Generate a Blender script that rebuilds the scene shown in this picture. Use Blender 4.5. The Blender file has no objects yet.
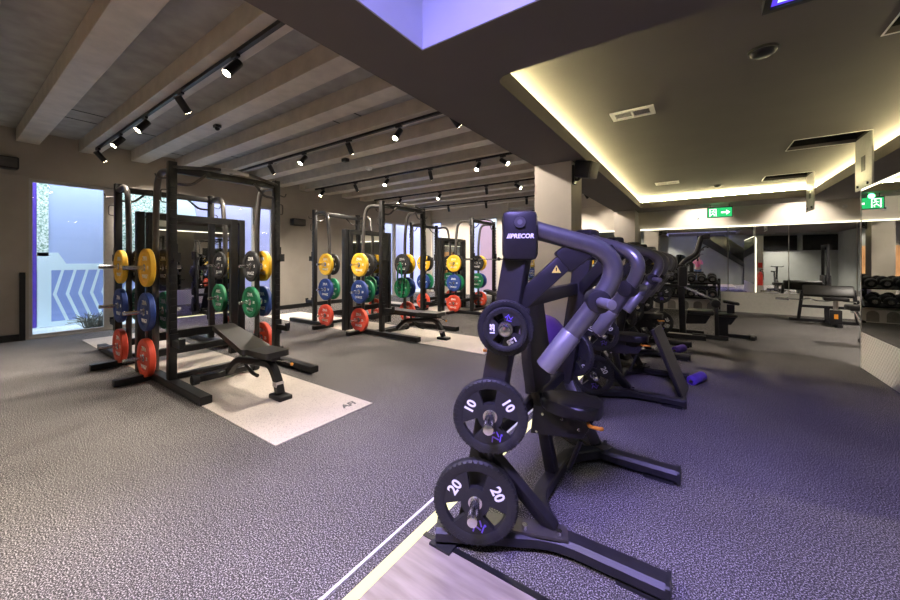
import bpy, bmesh, math, random
from mathutils import Vector as V, Matrix as M4
random.seed(7)
PI = math.pi
scn = bpy.context.scene
COL = scn.collection
R = math.radians

# ------------------------------------------------------------------ materials
def _nodes(name):
    m = bpy.data.materials.new(name); m.use_nodes = True
    nt = m.node_tree
    return m, nt, nt.nodes['Principled BSDF'], nt.nodes['Material Output']

def mat(name, col, rough=.5, metal=0., var=.12, scale=18., bump=0., spec=.5, coat=0.):
    """principled with procedural colour variation"""
    m, nt, b, o = _nodes(name)
    N, L = nt.nodes.new, nt.links.new
    tc = N('ShaderNodeTexCoord'); nz = N('ShaderNodeTexNoise')
    nz.inputs['Scale'].default_value = scale; nz.inputs['Detail'].default_value = 3
    L(tc.outputs['Object'], nz.inputs['Vector'])
    rp = N('ShaderNodeValToRGB')
    c = V(col)
    rp.color_ramp.elements[0].position = .3; rp.color_ramp.elements[1].position = .7
    rp.color_ramp.elements[0].color = (*(c * (1 - var)), 1)
    rp.color_ramp.elements[1].color = (*[min(1, x) for x in c * (1 + var)], 1)
    L(nz.outputs['Fac'], rp.inputs['Fac']); L(rp.outputs['Color'], b.inputs['Base Color'])
    b.inputs['Roughness'].default_value = rough; b.inputs['Metallic'].default_value = metal
    b.inputs['Specular IOR Level'].default_value = spec
    b.inputs['Coat Weight'].default_value = coat
    if bump:
        bp = N('ShaderNodeBump'); bp.inputs['Strength'].default_value = bump; bp.inputs['Distance'].default_value = .004
        L(nz.outputs['Fac'], bp.inputs['Height']); L(bp.outputs['Normal'], b.inputs['Normal'])
    return m

def speckle(name, base, mid, spk, scale, p0, p1, rough=.9):
    m, nt, b, o = _nodes(name)
    N, L = nt.nodes.new, nt.links.new
    tc = N('ShaderNodeTexCoord')
    nz = N('ShaderNodeTexNoise'); nz.inputs['Scale'].default_value = scale; nz.inputs['Detail'].default_value = 2.5
    nz.inputs['Roughness'].default_value = .62
    L(tc.outputs['Object'], nz.inputs['Vector'])
    rp = N('ShaderNodeValToRGB'); e = rp.color_ramp.elements
    e[0].position = p0; e[0].color = (*base, 1); e[1].position = p1; e[1].color = (*spk, 1)
    k = e.new((p0 + p1) / 2); k.color = (*mid, 1)
    L(nz.outputs['Fac'], rp.inputs['Fac'])
    n2 = N('ShaderNodeTexNoise'); n2.inputs['Scale'].default_value = .9; n2.inputs['Detail'].default_value = 5
    L(tc.outputs['Object'], n2.inputs['Vector'])
    mr = N('ShaderNodeMapRange'); mr.inputs['From Min'].default_value = .3; mr.inputs['From Max'].default_value = .7
    mr.inputs['To Min'].default_value = .8; mr.inputs['To Max'].default_value = 1.15
    L(n2.outputs['Fac'], mr.inputs['Value'])
    mx = N('ShaderNodeMix'); mx.data_type = 'RGBA'; mx.blend_type = 'MULTIPLY'; mx.inputs['Factor'].default_value = 1
    L(rp.outputs['Color'], mx.inputs['A']); L(mr.outputs['Result'], mx.inputs['B'])
    L(mx.outputs['Result'], b.inputs['Base Color'])
    b.inputs['Roughness'].default_value = rough; b.inputs['Specular IOR Level'].default_value = .25
    bp = N('ShaderNodeBump'); bp.inputs['Strength'].default_value = .2; bp.inputs['Distance'].default_value = .002
    L(nz.outputs['Fac'], bp.inputs['Height']); L(bp.outputs['Normal'], b.inputs['Normal'])
    return m

def emis(name, col, st, var=.03):
    m, nt, b, o = _nodes(name)
    N, L = nt.nodes.new, nt.links.new
    nt.nodes.remove(b)
    e = N('ShaderNodeEmission'); e.inputs['Strength'].default_value = st
    tc = N('ShaderNodeTexCoord'); nz = N('ShaderNodeTexNoise'); nz.inputs['Scale'].default_value = 6
    rp = N('ShaderNodeValToRGB'); c = V(col)
    rp.color_ramp.elements[0].color = (*(c * (1 - var)), 1); rp.color_ramp.elements[1].color = (*c, 1)
    L(tc.outputs['Object'], nz.inputs['Vector']); L(nz.outputs['Fac'], rp.inputs['Fac'])
    L(rp.outputs['Color'], e.inputs['Color']); L(e.outputs['Emission'], o.inputs['Surface'])
    return m

def glass(name, tint=(.93, .97, 1)):
    m, nt, b, o = _nodes(name)
    N, L = nt.nodes.new, nt.links.new
    nt.nodes.remove(b)
    t = N('ShaderNodeBsdfTransparent'); t.inputs['Color'].default_value = (*tint, 1)
    g = N('ShaderNodeBsdfGlossy'); g.inputs['Roughness'].default_value = .02
    lw = N('ShaderNodeLayerWeight'); pw = N('ShaderNodeMath'); pw.operation = 'POWER'; pw.inputs[1].default_value = 5
    L(lw.outputs['Facing'], pw.inputs[0]); f = N('ShaderNodeMath'); f.operation = 'MULTIPLY_ADD'; f.inputs[1].default_value = .6; f.inputs[2].default_value = .025
    L(pw.outputs[0], f.inputs[0])
    x = N('ShaderNodeMixShader')
    L(f.outputs[0], x.inputs['Fac']); L(t.outputs['BSDF'], x.inputs[1]); L(g.outputs['BSDF'], x.inputs[2])
    L(x.outputs['Shader'], o.inputs['Surface'])
    return m

def planks(name, c1, c2, axis_rot=0., scale=(9, 1.2, 1), rough=.45, lines=True):
    m, nt, b, o = _nodes(name)
    N, L = nt.nodes.new, nt.links.new
    tc = N('ShaderNodeTexCoord'); mp = N('ShaderNodeMapping')
    mp.inputs['Rotation'].default_value = (0, 0, axis_rot); 
    L(tc.outputs['Object'], mp.inputs['Vector'])
    mp2 = N('ShaderNodeMapping'); mp2.inputs['Scale'].default_value = scale
    L(mp.outputs['Vector'], mp2.inputs['Vector'])
    nz = N('ShaderNodeTexNoise'); nz.inputs['Scale'].default_value = 3; nz.inputs['Detail'].default_value = 6
    L(mp2.outputs['Vector'], nz.inputs['Vector'])
    rp = N('ShaderNodeValToRGB'); e = rp.color_ramp.elements
    e[0].position = .3; e[0].color = (*c1, 1); e[1].position = .72; e[1].color = (*c2, 1)
    L(nz.outputs['Fac'], rp.inputs['Fac'])
    out = rp.outputs['Color']
    if lines:
        br = N('ShaderNodeTexBrick'); br.inputs['Scale'].default_value = 1
        br.inputs['Brick Width'].default_value = 1.3; br.inputs['Row Height'].default_value = .16
        br.inputs['Mortar Size'].default_value = .004; br.inputs['Color1'].default_value = (1, 1, 1, 1)
        br.inputs['Color2'].default_value = (.86, .86, .86, 1); br.inputs['Mortar'].default_value = (.4, .38, .36, 1)
        L(mp.outputs['Vector'], br.inputs['Vector'])
        mx = N('ShaderNodeMix'); mx.data_type = 'RGBA'; mx.blend_type = 'MULTIPLY'; mx.inputs['Factor'].default_value = 1
        L(out, mx.inputs['A']); L(br.outputs['Color'], mx.inputs['B']); out = mx.outputs['Result']
    L(out, b.inputs['Base Color']); b.inputs['Roughness'].default_value = rough
    return m

def dimples(name, col, k=95.):
    """embossed dot panel"""
    m, nt, b, o = _nodes(name)
    N, L = nt.nodes.new, nt.links.new
    tc = N('ShaderNodeTexCoord'); sp = N('ShaderNodeSeparateXYZ'); L(tc.outputs['Object'], sp.inputs[0])
    ad = N('ShaderNodeMath'); ad.operation = 'ADD'; L(sp.outputs['X'], ad.inputs[0]); L(sp.outputs['Y'], ad.inputs[1])
    def sn(src, kk):
        a = N('ShaderNodeMath'); a.operation = 'MULTIPLY'; a.inputs[1].default_value = kk; L(src, a.inputs[0])
        s = N('ShaderNodeMath'); s.operation = 'SINE'; L(a.outputs[0], s.inputs[0]); return s.outputs[0]
    p = N('ShaderNodeMath'); p.operation = 'MULTIPLY'; L(sn(ad.outputs[0], k), p.inputs[0]); L(sn(sp.outputs['Z'], k), p.inputs[1])
    rp = N('ShaderNodeValToRGB'); c = V(col); e = rp.color_ramp.elements
    e[0].position = .05; e[0].color = (*c, 1); e[1].position = .6; e[1].color = (*(c * .82), 1)
    L(p.outputs[0], rp.inputs['Fac']); L(rp.outputs['Color'], b.inputs['Base Color'])
    bp = N('ShaderNodeBump'); bp.inputs['Strength'].default_value = .8; bp.inputs['Distance'].default_value = .01
    L(p.outputs[0], bp.inputs['Height']); L(bp.outputs['Normal'], b.inputs['Normal'])
    b.inputs['Roughness'].default_value = .5
    return m

M = {}
M['carpet'] = speckle('speckled rubber floor', (.028, .026, .025), (.078, .072, .070), (.43, .405, .395), 150, .41, .63)
M['platform'] = speckle('cream speckled inlay', (.22, .19, .165), (.50, .45, .395), (.58, .52, .46), 110, .32, .47, .7)
M['woodfloor'] = planks('grey oak plank floor', (.21, .175, .145), (.34, .29, .245), R(90), (9,1.2,1), lines=False)
M['orange'] = planks('orange wood wall panel', (.62, .30, .12), (.80, .44, .2), R(40), (1, 8, 1))
M['wall'] = mat('warm grey wall paint', (.33, .30, .265), .85, var=.05, scale=3)
M['wall_cream'] = mat('cream wall paint', (.55, .50, .43), .85, var=.05, scale=3)
M['wall_green'] = mat('green grey wall paint', (.27, .285, .27), .8, var=.05, scale=3)
M['column'] = mat('beige column paint', (.46, .415, .37), .85, var=.05, scale=3)
M['soffit'] = mat('taupe ceiling paint', (.115, .101, .09), .9, var=.04, scale=2)
M['deck'] = mat('concrete deck grey', (.34, .332, .315), .9, var=.16, scale=4, bump=.2)
M['beam'] = mat('taupe painted beam', (.48, .435, .37), .5, var=.12, scale=5, bump=.1)
M['lavender'] = mat('pale lavender paint', (.50, .51, .70), .8, var=.04, scale=2)
M['black'] = mat('satin black steel', (.010, .010, .011), .42, var=.15, spec=.35)
M['rack'] = mat('dark graphite rack steel', (.014, .013, .013), .40, var=.12, spec=.4)
M['tubegrey'] = mat('grey graphite tube steel', (.075, .069, .065), .35, .4, var=.1)
M['mast'] = mat('dark charcoal powder coat', (.020, .019, .022), .42, var=.15, spec=.35)
M['armgrey'] = mat('silver grey arm tube', (.15, .147, .165), .30, .6, var=.06)
M['grip'] = mat('light grey grip sleeve', (.24, .235, .265), .38, .4, var=.06)
M['chrome'] = mat('brushed chrome', (.70, .69, .68), .22, 1., var=.06)
M['vinyl'] = mat('black vinyl', (.013, .012, .013), .38, var=.15, scale=60, bump=.08)
M['benchvinyl'] = mat('charcoal bench vinyl', (.032, .030, .028), .42, var=.12, scale=60, bump=.08)
M['rubber'] = mat('matte black rubber', (.013, .013, .015), .6, var=.15, scale=40)
M['yellow'] = mat('yellow bumper rubber', (.80, .47, .025), .5, var=.05)
M['blue'] = mat('blue bumper rubber', (.02, .055, .25), .5, var=.08)
M['red'] = mat('red bumper rubber', (.72, .075, .035), .5, var=.06)
M['green'] = mat('green bumper rubber', (.012, .20, .085), .5, var=.08)
M['white'] = mat('white lettering', (.85, .85, .84), .6, var=.03)
M['purple'] = mat('purple print', (.16, .09, .62), .6, var=.05)
M['orangepl'] = mat('orange plastic', (.85, .32, .03), .4, var=.05)
M['yellowsign'] = mat('yellow warning sticker', (.85, .68, .12), .5, var=.05)
M['whitepl'] = mat('white plastic', (.72, .70, .66), .5, var=.04)
M['silver'] = mat('silver painted metal', (.55, .53, .50), .4, .4, var=.06)
M['mirror'] = mat('mirror silvering', (.80, .81, .79), .012, 1., var=.0)
M['dimple'] = dimples('white dimpled kick panel', (.80, .77, .69))
M['kick'] = mat('cream kick panel', (.84, .81, .74), .6, var=.04)
M['glass'] = glass('window glass')
M['frame'] = mat('brushed window frame', (.42, .40, .37), .45, .3, var=.06)
M['hole'] = mat('dark ceiling void', (.004, .004, .004), .9)
M['greytext'] = mat('dark grey logo print', (.10, .095, .09), .7)
M['screen'] = mat('switched off screen glass', (.006, .006, .007), .12, var=.05)
M['redpaint'] = mat('red extinguisher paint', (.65, .04, .03), .35)
M['skin'] = mat('skin', (.62, .40, .31), .55, var=.06)
M['pink'] = mat('pink cotton top', (.72, .22, .33), .85, var=.12)
M['denim'] = mat('blue denim', (.10, .15, .26), .85, var=.15)
M['hair'] = mat('dark brown hair', (.03, .02, .015), .5)
M['ball'] = mat('purple rubber ball', (.12, .055, .30), .45, var=.05)
M['niche'] = mat('grey arched niche paint', (.30, .29, .27), .8)
M['ledwarm'] = emis('warm led strip', (1., .90, .56), 9)
M['ledcove'] = emis('warm cove led', (1., .88, .48), 95)
M['ledfloor'] = emis('pale yellow floor led', (1., .92, .52), 1.15)
M['ledline'] = emis('cream led line', (1., .93, .72), 2.2)
M['lens'] = emis('spot lamp lens', (1., .86, .62), 40)
M['exitgreen'] = emis('green exit sign face', (.03, .55, .16), .9)
M['exitwhite'] = emis('white exit pictogram', (.9, 1., .92), 1.6)
M['panelcyan'] = emis('cyan white light panel', (.62, .88, 1.), 1.0)
M['panelblue'] = emis('blue violet edge light', (.10, .05, .75), .9)
M['mural'] = mat('pale blue exterior paint', (.43, .52, .80), .8, var=.03, scale=1)
M['mural3'] = mat('deeper blue exterior paint', (.27, .36, .70), .8, var=.03, scale=1)
M['mural2'] = mat('lavender exterior paint', (.52, .50, .80), .8, var=.03, scale=1)
M['muralwhite'] = mat('pale aqua exterior paint', (.72, .86, .93), .8, var=.03, scale=1)
M['muralpink'] = mat('dusty pink exterior paint', (.50, .31, .36), .8, var=.04, scale=1)
M['muralpurple'] = mat('deep violet exterior paint', (.10, .045, .42), .7, var=.08, scale=3)
M['navy'] = mat('navy stripe paint', (.03, .06, .12), .8)
M['ivy'] = speckle('ivy mosaic panel', (.22, .36, .27), (.55, .70, .62), (.88, .94, .90), 30, .38, .60)
M['grass'] = mat('dry grass blades', (.10, .10, .075), .9, var=.3)
M['gravel'] = speckle('pale gravel', (.35, .40, .42), (.55, .62, .64), (.75, .80, .82), 40, .35, .6)

# ------------------------------------------------------------------ mesh helper
def fillet(pts, r, seg=6):
    pts = [V(p) for p in pts]
    out = [pts[0]]
    for a, b, c in zip(pts, pts[1:], pts[2:]):
        d1, d2 = (a - b), (c - b)
        k = min(r, d1.length * .49, d2.length * .49)
        p, q = b + d1.normalized() * k, b + d2.normalized() * k
        for i in range(seg + 1):
            t = i / seg
            out.append(p * (1 - t) ** 2 + b * 2 * t * (1 - t) + q * t * t)
    out.append(pts[-1])
    return out

class MB:
    def __init__(s): s.bm = bmesh.new()
    def box(s, c, size, rot=None, bev=0.):
        ve = bmesh.ops.create_cube(s.bm, size=1)['verts']
        mt = M4.Translation(V(c)) @ (rot.to_4x4() if rot else M4()) @ M4.Diagonal((*size, 1))
        bmesh.ops.transform(s.bm, matrix=mt, verts=ve)
        if bev:
            ed = {e for v in ve for e in v.link_edges}
            bmesh.ops.bevel(s.bm, geom=list(ed), offset=bev, segments=2, affect='EDGES', profile=.5)
        return s
    def span(s, a, b, bev=0.):
        a, b = V(a), V(b)
        return s.box((a + b) / 2, [abs(x) for x in (b - a)], bev=bev)
    def beam(s, p0, p1, w, h, bev=0., up=(0, 0, 1)):
        p0, p1 = V(p0), V(p1); d = p1 - p0
        x = d.normalized(); u = V(up)
        if abs(x.dot(u)) > .98: u = V((0, 1, 0))
        y = u.cross(x).normalized(); z = x.cross(y)
        return s.box((p0 + p1) / 2, (d.length, w, h), M4((x, y, z)).transposed() if False else M4(((x.x, y.x, z.x), (x.y, y.y, z.y), (x.z, y.z, z.z))), bev)
    def cyl(s, p0, p1, r, r2=None, n=16, bev=0.):
        p0, p1 = V(p0), V(p1); d = p1 - p0
        q = V((0, 0, 1)).rotation_difference(d).to_matrix().to_4x4()
        mt = M4.Translation((p0 + p1) / 2) @ q
        g = bmesh.ops.create_cone(s.bm, cap_ends=True, segments=n, radius1=r, radius2=r if r2 is None else r2, depth=d.length, matrix=mt)
        if bev:
            ed = {e for v in g['verts'] for e in v.link_edges if sum(len(f.verts) > 4 for f in e.link_faces)}
            bmesh.ops.bevel(s.bm, geom=list(ed), offset=bev, segments=2, affect='EDGES', profile=.5)
        return s
    def sweep(s, pts, prof, up=None):
        pts = [V(p) for p in pts]; rings = []
        t0 = (pts[1] - pts[0]).normalized()
        u = V(up) if up else V((0, 0, 1))
        if abs(t0.dot(u)) > .95: u = V((0, 1, 0))
        nrm = (u - t0 * u.dot(t0)).normalized()
        for i, p in enumerate(pts):
            t = (pts[min(i + 1, len(pts) - 1)] - pts[max(i - 1, 0)]).normalized()
            if up:
                nn = V(up) - t * V(up).dot(t)
                if nn.length > .1: nrm = nn.normalized()
            else:
                nrm = (nrm - t * nrm.dot(t)).normalized()
            b = t.cross(nrm)
            rings.append([s.bm.verts.new(p + b * a + nrm * c) for a, c in prof])
        n = len(prof)
        for r0, r1 in zip(rings, rings[1:]):
            for i in range(n):
                s.bm.faces.new((r0[i], r0[(i + 1) % n], r1[(i + 1) % n], r1[i]))
        s.bm.faces.new(rings[0][::-1]); s.bm.faces.new(rings[-1])
        return s
    def tube(s, pts, r, n=12, fil=0.):
        if fil: pts = fillet(pts, fil)
        return s.sweep(pts, [(r * math.cos(2 * PI * i / n), r * math.sin(2 * PI * i / n)) for i in range(n)])
    def rail(s, pts, w, h, fil=0., bev=.008):
        if fil: pts = fillet(pts, fil)
        a, b, k = w / 2, h / 2, bev
        pr = [(-a + k, -b), (a - k, -b), (a, -b + k), (a, b - k), (a - k, b), (-a + k, b), (-a, b - k), (-a, -b + k)]
        return s.sweep(pts, pr, up=(0, 0, 1))
    def lathe(s, prof, n=32, mt=None):
        rings = []
        for r, z in prof:
            rings.append([s.bm.verts.new((r * math.cos(2 * PI * i / n), r * math.sin(2 * PI * i / n), z)) for i in range(n)])
        for r0, r1 in zip(rings, rings[1:]):
            for i in range(n): s.bm.faces.new((r0[i], r0[(i + 1) % n], r1[(i + 1) % n], r1[i]))
        if prof[0] == prof[-1]: pass
        else:
            if prof[0][0] > 1e-6: s.bm.faces.new(rings[0][::-1])
            if prof[-1][0] > 1e-6: s.bm.faces.new(rings[-1])
        if mt: bmesh.ops.transform(s.bm, matrix=mt, verts=[v for r in rings for v in r])
        return s
    def ringlathe(s, prof, n=32):
        return s.lathe(list(prof) + [prof[0]], n)
    def prism(s, poly, z0, z1, mt=None):
        a = [s.bm.verts.new((x, y, z0)) for x, y in poly]; b = [s.bm.verts.new((x, y, z1)) for x, y in poly]
        n = len(poly)
        s.bm.faces.new(a[::-1]); s.bm.faces.new(b)
        for i in range(n): s.bm.faces.new((a[i], a[(i + 1) % n], b[(i + 1) % n], b[i]))
        if mt: bmesh.ops.transform(s.bm, matrix=mt, verts=a + b)
        return s
    def ball(s, c, r, sc=(1, 1, 1), n=16):
        bmesh.ops.create_uvsphere(s.bm, u_segments=n, v_segments=max(6, n // 2), radius=r, matrix=M4.Translation(V(c)) @ M4.Diagonal((*sc, 1)))
        return s
    def slab(s, outer, holes, z0, z1, mt=None):
        t = bmesh.new(); es = []
        for lp in [outer] + holes:
            vs = [t.verts.new((x, y, z0)) for x, y in lp]
            es += [t.edges.new((vs[i], vs[(i + 1) % len(vs)])) for i in range(len(vs))]
        bmesh.ops.triangle_fill(t, use_beauty=True, edges=es)
        g = bmesh.ops.extrude_face_region(t, geom=list(t.faces))
        bmesh.ops.translate(t, vec=(0, 0, z1 - z0), verts=[e for e in g['geom'] if isinstance(e, bmesh.types.BMVert)])
        me = bpy.data.meshes.new('tmp'); t.to_mesh(me); t.free()
        if mt: me.transform(mt)
        s.bm.from_mesh(me); bpy.data.meshes.remove(me)
        return s
    def mesh(s, me, mt=None):
        me = me.copy()
        if mt: me.transform(mt)
        s.bm.from_mesh(me); bpy.data.meshes.remove(me); return s
    def build(s, name, m, parent=None, loc=None, rot=None, smooth=True):
        bm = s.bm
        bmesh.ops.remove_doubles(bm, verts=bm.verts, dist=1e-6)
        bmesh.ops.recalc_face_normals(bm, faces=bm.faces)
        if smooth:
            for f in bm.faces: f.smooth = True
            for e in bm.edges:
                if len(e.link_faces) == 2 and e.calc_face_angle(0) > R(38): e.smooth = False
        me = bpy.data.meshes.new(name); bm.to_mesh(me); bm.free()
        me.materials.append(m)
        o = bpy.data.objects.new(name, me); COL.objects.link(o)
        if parent: o.parent = parent
        if loc: o.location = loc
        if rot: o.rotation_euler = rot
        return o

def tag(o, label=None, cat=None, group=None, kind=None):
    if label: o['label'] = label
    if cat: o['category'] = cat
    if group: o['group'] = group
    if kind: o['kind'] = kind
    return o
def empty(name, loc, rz=0., label=None, cat=None, group=None):
    o = bpy.data.objects.new(name, None); COL.objects.link(o); o.empty_display_size = .1
    o.location = loc; o.rotation_euler = (0, 0, rz)
    return tag(o, label, cat, group)
def struct(o, label=None): return tag(o, label, label and 'room', None, 'structure')
KIDS = {}
def dup(o, parent=None):
    c = o.copy(); COL.objects.link(c)
    if parent: c.parent = parent
    for ch in list(o.children): dup(ch, c)
    return c
def dupthing(root, loc, rz=None, label=None, group=None, rot=None):
    c = dup(root); c.location = loc
    if rz is not None: c.rotation_euler = (0, 0, rz)
    if rot: c.rotation_euler = rot
    if label: c['label'] = label
    if group: c['group'] = group
    return c
_txt = {}
def textmesh(t, size, depth=.001, bold=.0, shear=0.):
    k = (t, size, depth, bold, shear)
    if k not in _txt:
        cu = bpy.data.curves.new('txt', 'FONT'); cu.body = t; cu.size = size; cu.extrude = depth
        cu.align_x = 'CENTER'; cu.align_y = 'CENTER'; cu.offset = bold; cu.shear = shear; cu.resolution_u = 3
        ob = bpy.data.objects.new('txt', cu); COL.objects.link(ob)
        dg = bpy.context.evaluated_depsgraph_get()
        _txt[k] = bpy.data.meshes.new_from_object(ob.evaluated_get(dg))
        bpy.data.objects.remove(ob)
    return _txt[k]

# ------------------------------------------------------------------ calibration
H = 1.42
XL, YB, ZS, ZC = -9.8, 12.6, 2.9, 3.25
XS = -2.13           # left edge of the lowered ceiling
RACKX, RACKY = -5.87, (2.11, 5.34, 8.56)

# ------------------------------------------------------------------ room shell
def rect(x0, y0, x1, y1): return [(x0, y0), (x1, y0), (x1, y1), (x0, y1)]
struct(MB().span((-10.2, -2.2, -.12), (6.2, 12.9, 0)).build('floor', M['carpet'], smooth=False))
struct(MB().span((-1.17, -1.5, 0), (1.6, 1.43, .006)).build('floor_entry', M['woodfloor'], smooth=False))
struct(MB().span((-1.17, 1.43, 0), (1.6, 1.46, .009)).build('trim_1', M['black'], smooth=False))
struct(MB().span((-1.30, -1.5, 0), (-1.285, 5.4, .007)).build('trim_2', M['whitepl'], smooth=False))
# floor light strip in the groove between the two carpets
tag(MB().span((-1.215, -1.5, .0), (-1.165, 5.35, .012)).build('floor_light_strip', M['ledfloor'], smooth=False),
    'pale yellow glowing light strip set in the floor along the wood landing', 'light strip')

W1 = (.95, 5.43); W2 = (9.75, 12.2)      # window openings in the left wall
mx = M4(((0, 0, 1, 0), (1, 0, 0, 0), (0, 1, 0, 0), (0, 0, 0, 1)))   # (u,v,w) -> (w,u,v): wall normal X
my = M4(((1, 0, 0, 0), (0, 0, 1, 0), (0, 1, 0, 0), (0, 0, 0, 1)))   # (u,v,w) -> (u,w,v): wall normal Y
struct(MB().slab(rect(-2.2, 0, YB + .2, 3.9), [rect(W1[0], .02, W1[1], 2.88), rect(W2[0], .02, W2[1], 2.88)], XL - .2, XL, mx).build('wall_left', M['wall'], smooth=False))
B1 = (-9.75, -9.2); B2 = (-7.65, -6.5)
struct(MB().slab(rect(XL, 0, XS, 3.9), [rect(B1[0], .02, B1[1], 3.08), rect(B2[0], .02, B2[1], 3.1)], YB, YB + .2, my).build('wall_back', M['wall_cream'], smooth=False))
struct(MB().span((XS, YB, 0), (6.0, YB + .2, 3.9)).build('wall_far', M['wall_cream'], smooth=False))
struct(MB().span((6.0, -2.2, 0), (6.2, YB + .2, 3.9)).build('wall_right', M['wall_green'], smooth=False))
struct(MB().span((XL, -2.2, 0), (6.0, -2.0, 3.9)).build('wall_rear', M['wall_green'], smooth=False))
# baseboards / dark panel border on the left wall
struct(MB().span((XL, -2, 0), (XL + .02, .86, .12)).span((XL, .84, 0), (XL + .03, .91, 1.2)).build('baseboard_left', M['black'], smooth=False))
struct(MB().span((XL, 5.52, 0), (XL + .02, 9.7, .12)).span((XL, 5.50, 0), (XL + .03, 5.58, 2.9)).build('baseboard_middle', M['black'], smooth=False))
struct(MB().span((XL, -2, 2.90), (XL + .012, YB, 2.915)).build('trim_3', M['wall'], smooth=False))
struct(MB().span((XL, YB - .012, 3.2), (XS, YB, 3.215)).build('trim_4', M['column'], smooth=False))
struct(MB().span((-6.12, YB - .05, 0), (-6.03, YB, 3.8)).build('trim_5', M['wall_cream'], smooth=False))

def window(n, axis, a, b, zt, mull, at):
    """glazed opening: frame and panes"""
    w = empty('window_%d' % n, (at, (a + b) / 2, 0) if axis == 'x' else ((a + b) / 2, at, 0)); struct(w)
    L = (b - a) / 2; f = MB(); cs = [-L] + [m - (a + b) / 2 for m in mull] + [L]
    mt = mx if axis == 'x' else my
    def bar(u0, v0, u1, v1, t=.05):
        f.slab(rect(u0, v0, u1, v1), [], -.06, .02, mt)
    bar(-L, .02, L, .07); bar(-L, zt - .05, L, zt)
    for c in cs:
        ww = .05 if abs(abs(c) - L) < .01 else .075
        bar(max(-L, c - ww), .07, min(L, c + ww), zt - .05)
    f.build('frame', M['frame'], w, smooth=False)
    for c0, c1 in zip(cs, cs[1:]):
        MB().slab(rect(c0 + .04, .06, c1 - .04, zt - .04), [], -.035, -.03, mt).build('pane', M['glass'], w, smooth=False)
window(1, 'x', W1[0], W1[1], 2.88, [2.02, 4.95], XL - .08)
window(2, 'x', W2[0], W2[1], 2.88, [10.35], XL - .08)
window(3, 'y', B1[0], B1[1], 3.08, [], YB + .06)
window(4, 'y', B2[0], B2[1], 3.1, [], YB + .06)

# ---- light well outside the left windows, with its painted mural
struct(MB().span((-12.4, -3, -.12), (XL - .2, 14.9, -.02)).span((XL - .2, 12.8, -.12), (-4, 14.9, -.02)).build('floor_outside', M['gravel'], smooth=False))
EX = -11.4
ow = empty('painted_yard_wall', (EX, 3, 0), 0, 'pale blue painted yard wall with white chevron stripes outside the long window', 'wall')
MB().span((-.15, -6, 0), (0, 11.1, 4.2)).build('wall_face', M['mural'], ow, smooth=False)
MB().span((0, -2.4, 0), (.012, -1.79, 4.2)).build('violet_stripe', M['muralpurple'], ow, smooth=False)
MB().span((0, -1.785, 1.5), (.012, -1.62, 4.2)).build('mosaic_stripe', M['ivy'], ow, smooth=False)
MB().prism([(-1.78, 1.58), (-1.48, 1.58), (-1.36, 1.34), (.1, 1.34), (.1, 1.20), (-1.58, 1.20), (-1.58, 0), (-1.78, 0)], 0, .012, mx).span((0, -1.58, 0), (.012, .1, .10)).build('aqua_border', M['muralwhite'], ow, smooth=False)
MB().span((0, -1.58, .10), (.008, .1, 1.20)).build('blue_field', M['mural3'], ow, smooth=False)
for i in range(8):
    y0 = -1.55 + i * .19
    MB().prism([(y0 + .115, 1.20), (y0 + .16, 1.20), (y0 + .045, .68), (y0 + .235, .10), (y0 + .18, .10), (y0 - .01, .68)], 0, .012, mx).build('chevron', M['muralwhite'], ow, smooth=False)
MB().span((0, -.45, 1.45), (.010, .42, 4.2)).build('mosaic_panel', M['ivy'], ow, smooth=False)
MB().prism([(.42, 4.2), (.75, 4.2), (1.5, 1.0), (1.2, .0), (.42, .0)], 0, .012, mx).build('aqua_diagonal', M['muralwhite'], ow, smooth=False)
MB().prism([(.76, 4.2), (11, 4.2), (11, 0), (1.8, 0), (1.52, 1.0)], 0, .011, mx).build('lavender_field', M['mural2'], ow, smooth=False)
ob = empty('painted_rear_yard_wall', (-7.6, 14.2, 0), 0, 'dusty pink painted yard wall with a white diagonal and navy stripes behind the far window', 'wall')
MB().span((-3.6, 0, 0), (3.4, .15, 4.4)).build('wall_face', M['muralpink'], ob, smooth=False)
MB().prism([(.55, 3.0), (.85, 3.0), (1.6, .9), (1.6, .2)], -.012, 0, my).span((.0, -.012, 2.75), (2.0, 0, 4.4)).build('aqua_diagonal', M['muralwhite'], ob, smooth=False)
MB().span((-3.4, -.010, 0), (-.6, 0, 4.4)).build('lavender_field', M['mural2'], ob, smooth=False)
for i in range(5):
    MB().prism([(.55, .1 + i * .22), (1.9, .75 + i * .22), (1.9, .85 + i * .22), (.55, .2 + i * .22)], -.022, -.012, my).build('navy_stripe', M['navy'], ob, smooth=False)
MB().span((.5, -.012, 0), (2.0, -.002, 1.45)).build('aqua_base', M['muralwhite'], ob, smooth=False)
g = MB()
for i in range(220):
    a = random.uniform(0, 2 * PI); rr = random.uniform(.05, .4); h = random.uniform(.12, .34)
    b = V((random.uniform(-.08, .08), random.uniform(-.25, .25), -.02)); t = b + V((math.cos(a) * rr * .5, math.sin(a) * rr, h))
    g.tube([b, (b + t) / 2 + V((0, 0, .08)), t], .004, 3)
tag(g.build('ornamental_grass', M['grass'], None, (-10.55, 2.02, 0)), 'tuft of dark ornamental grass outside the long window by the chevrons', 'grass')

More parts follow.
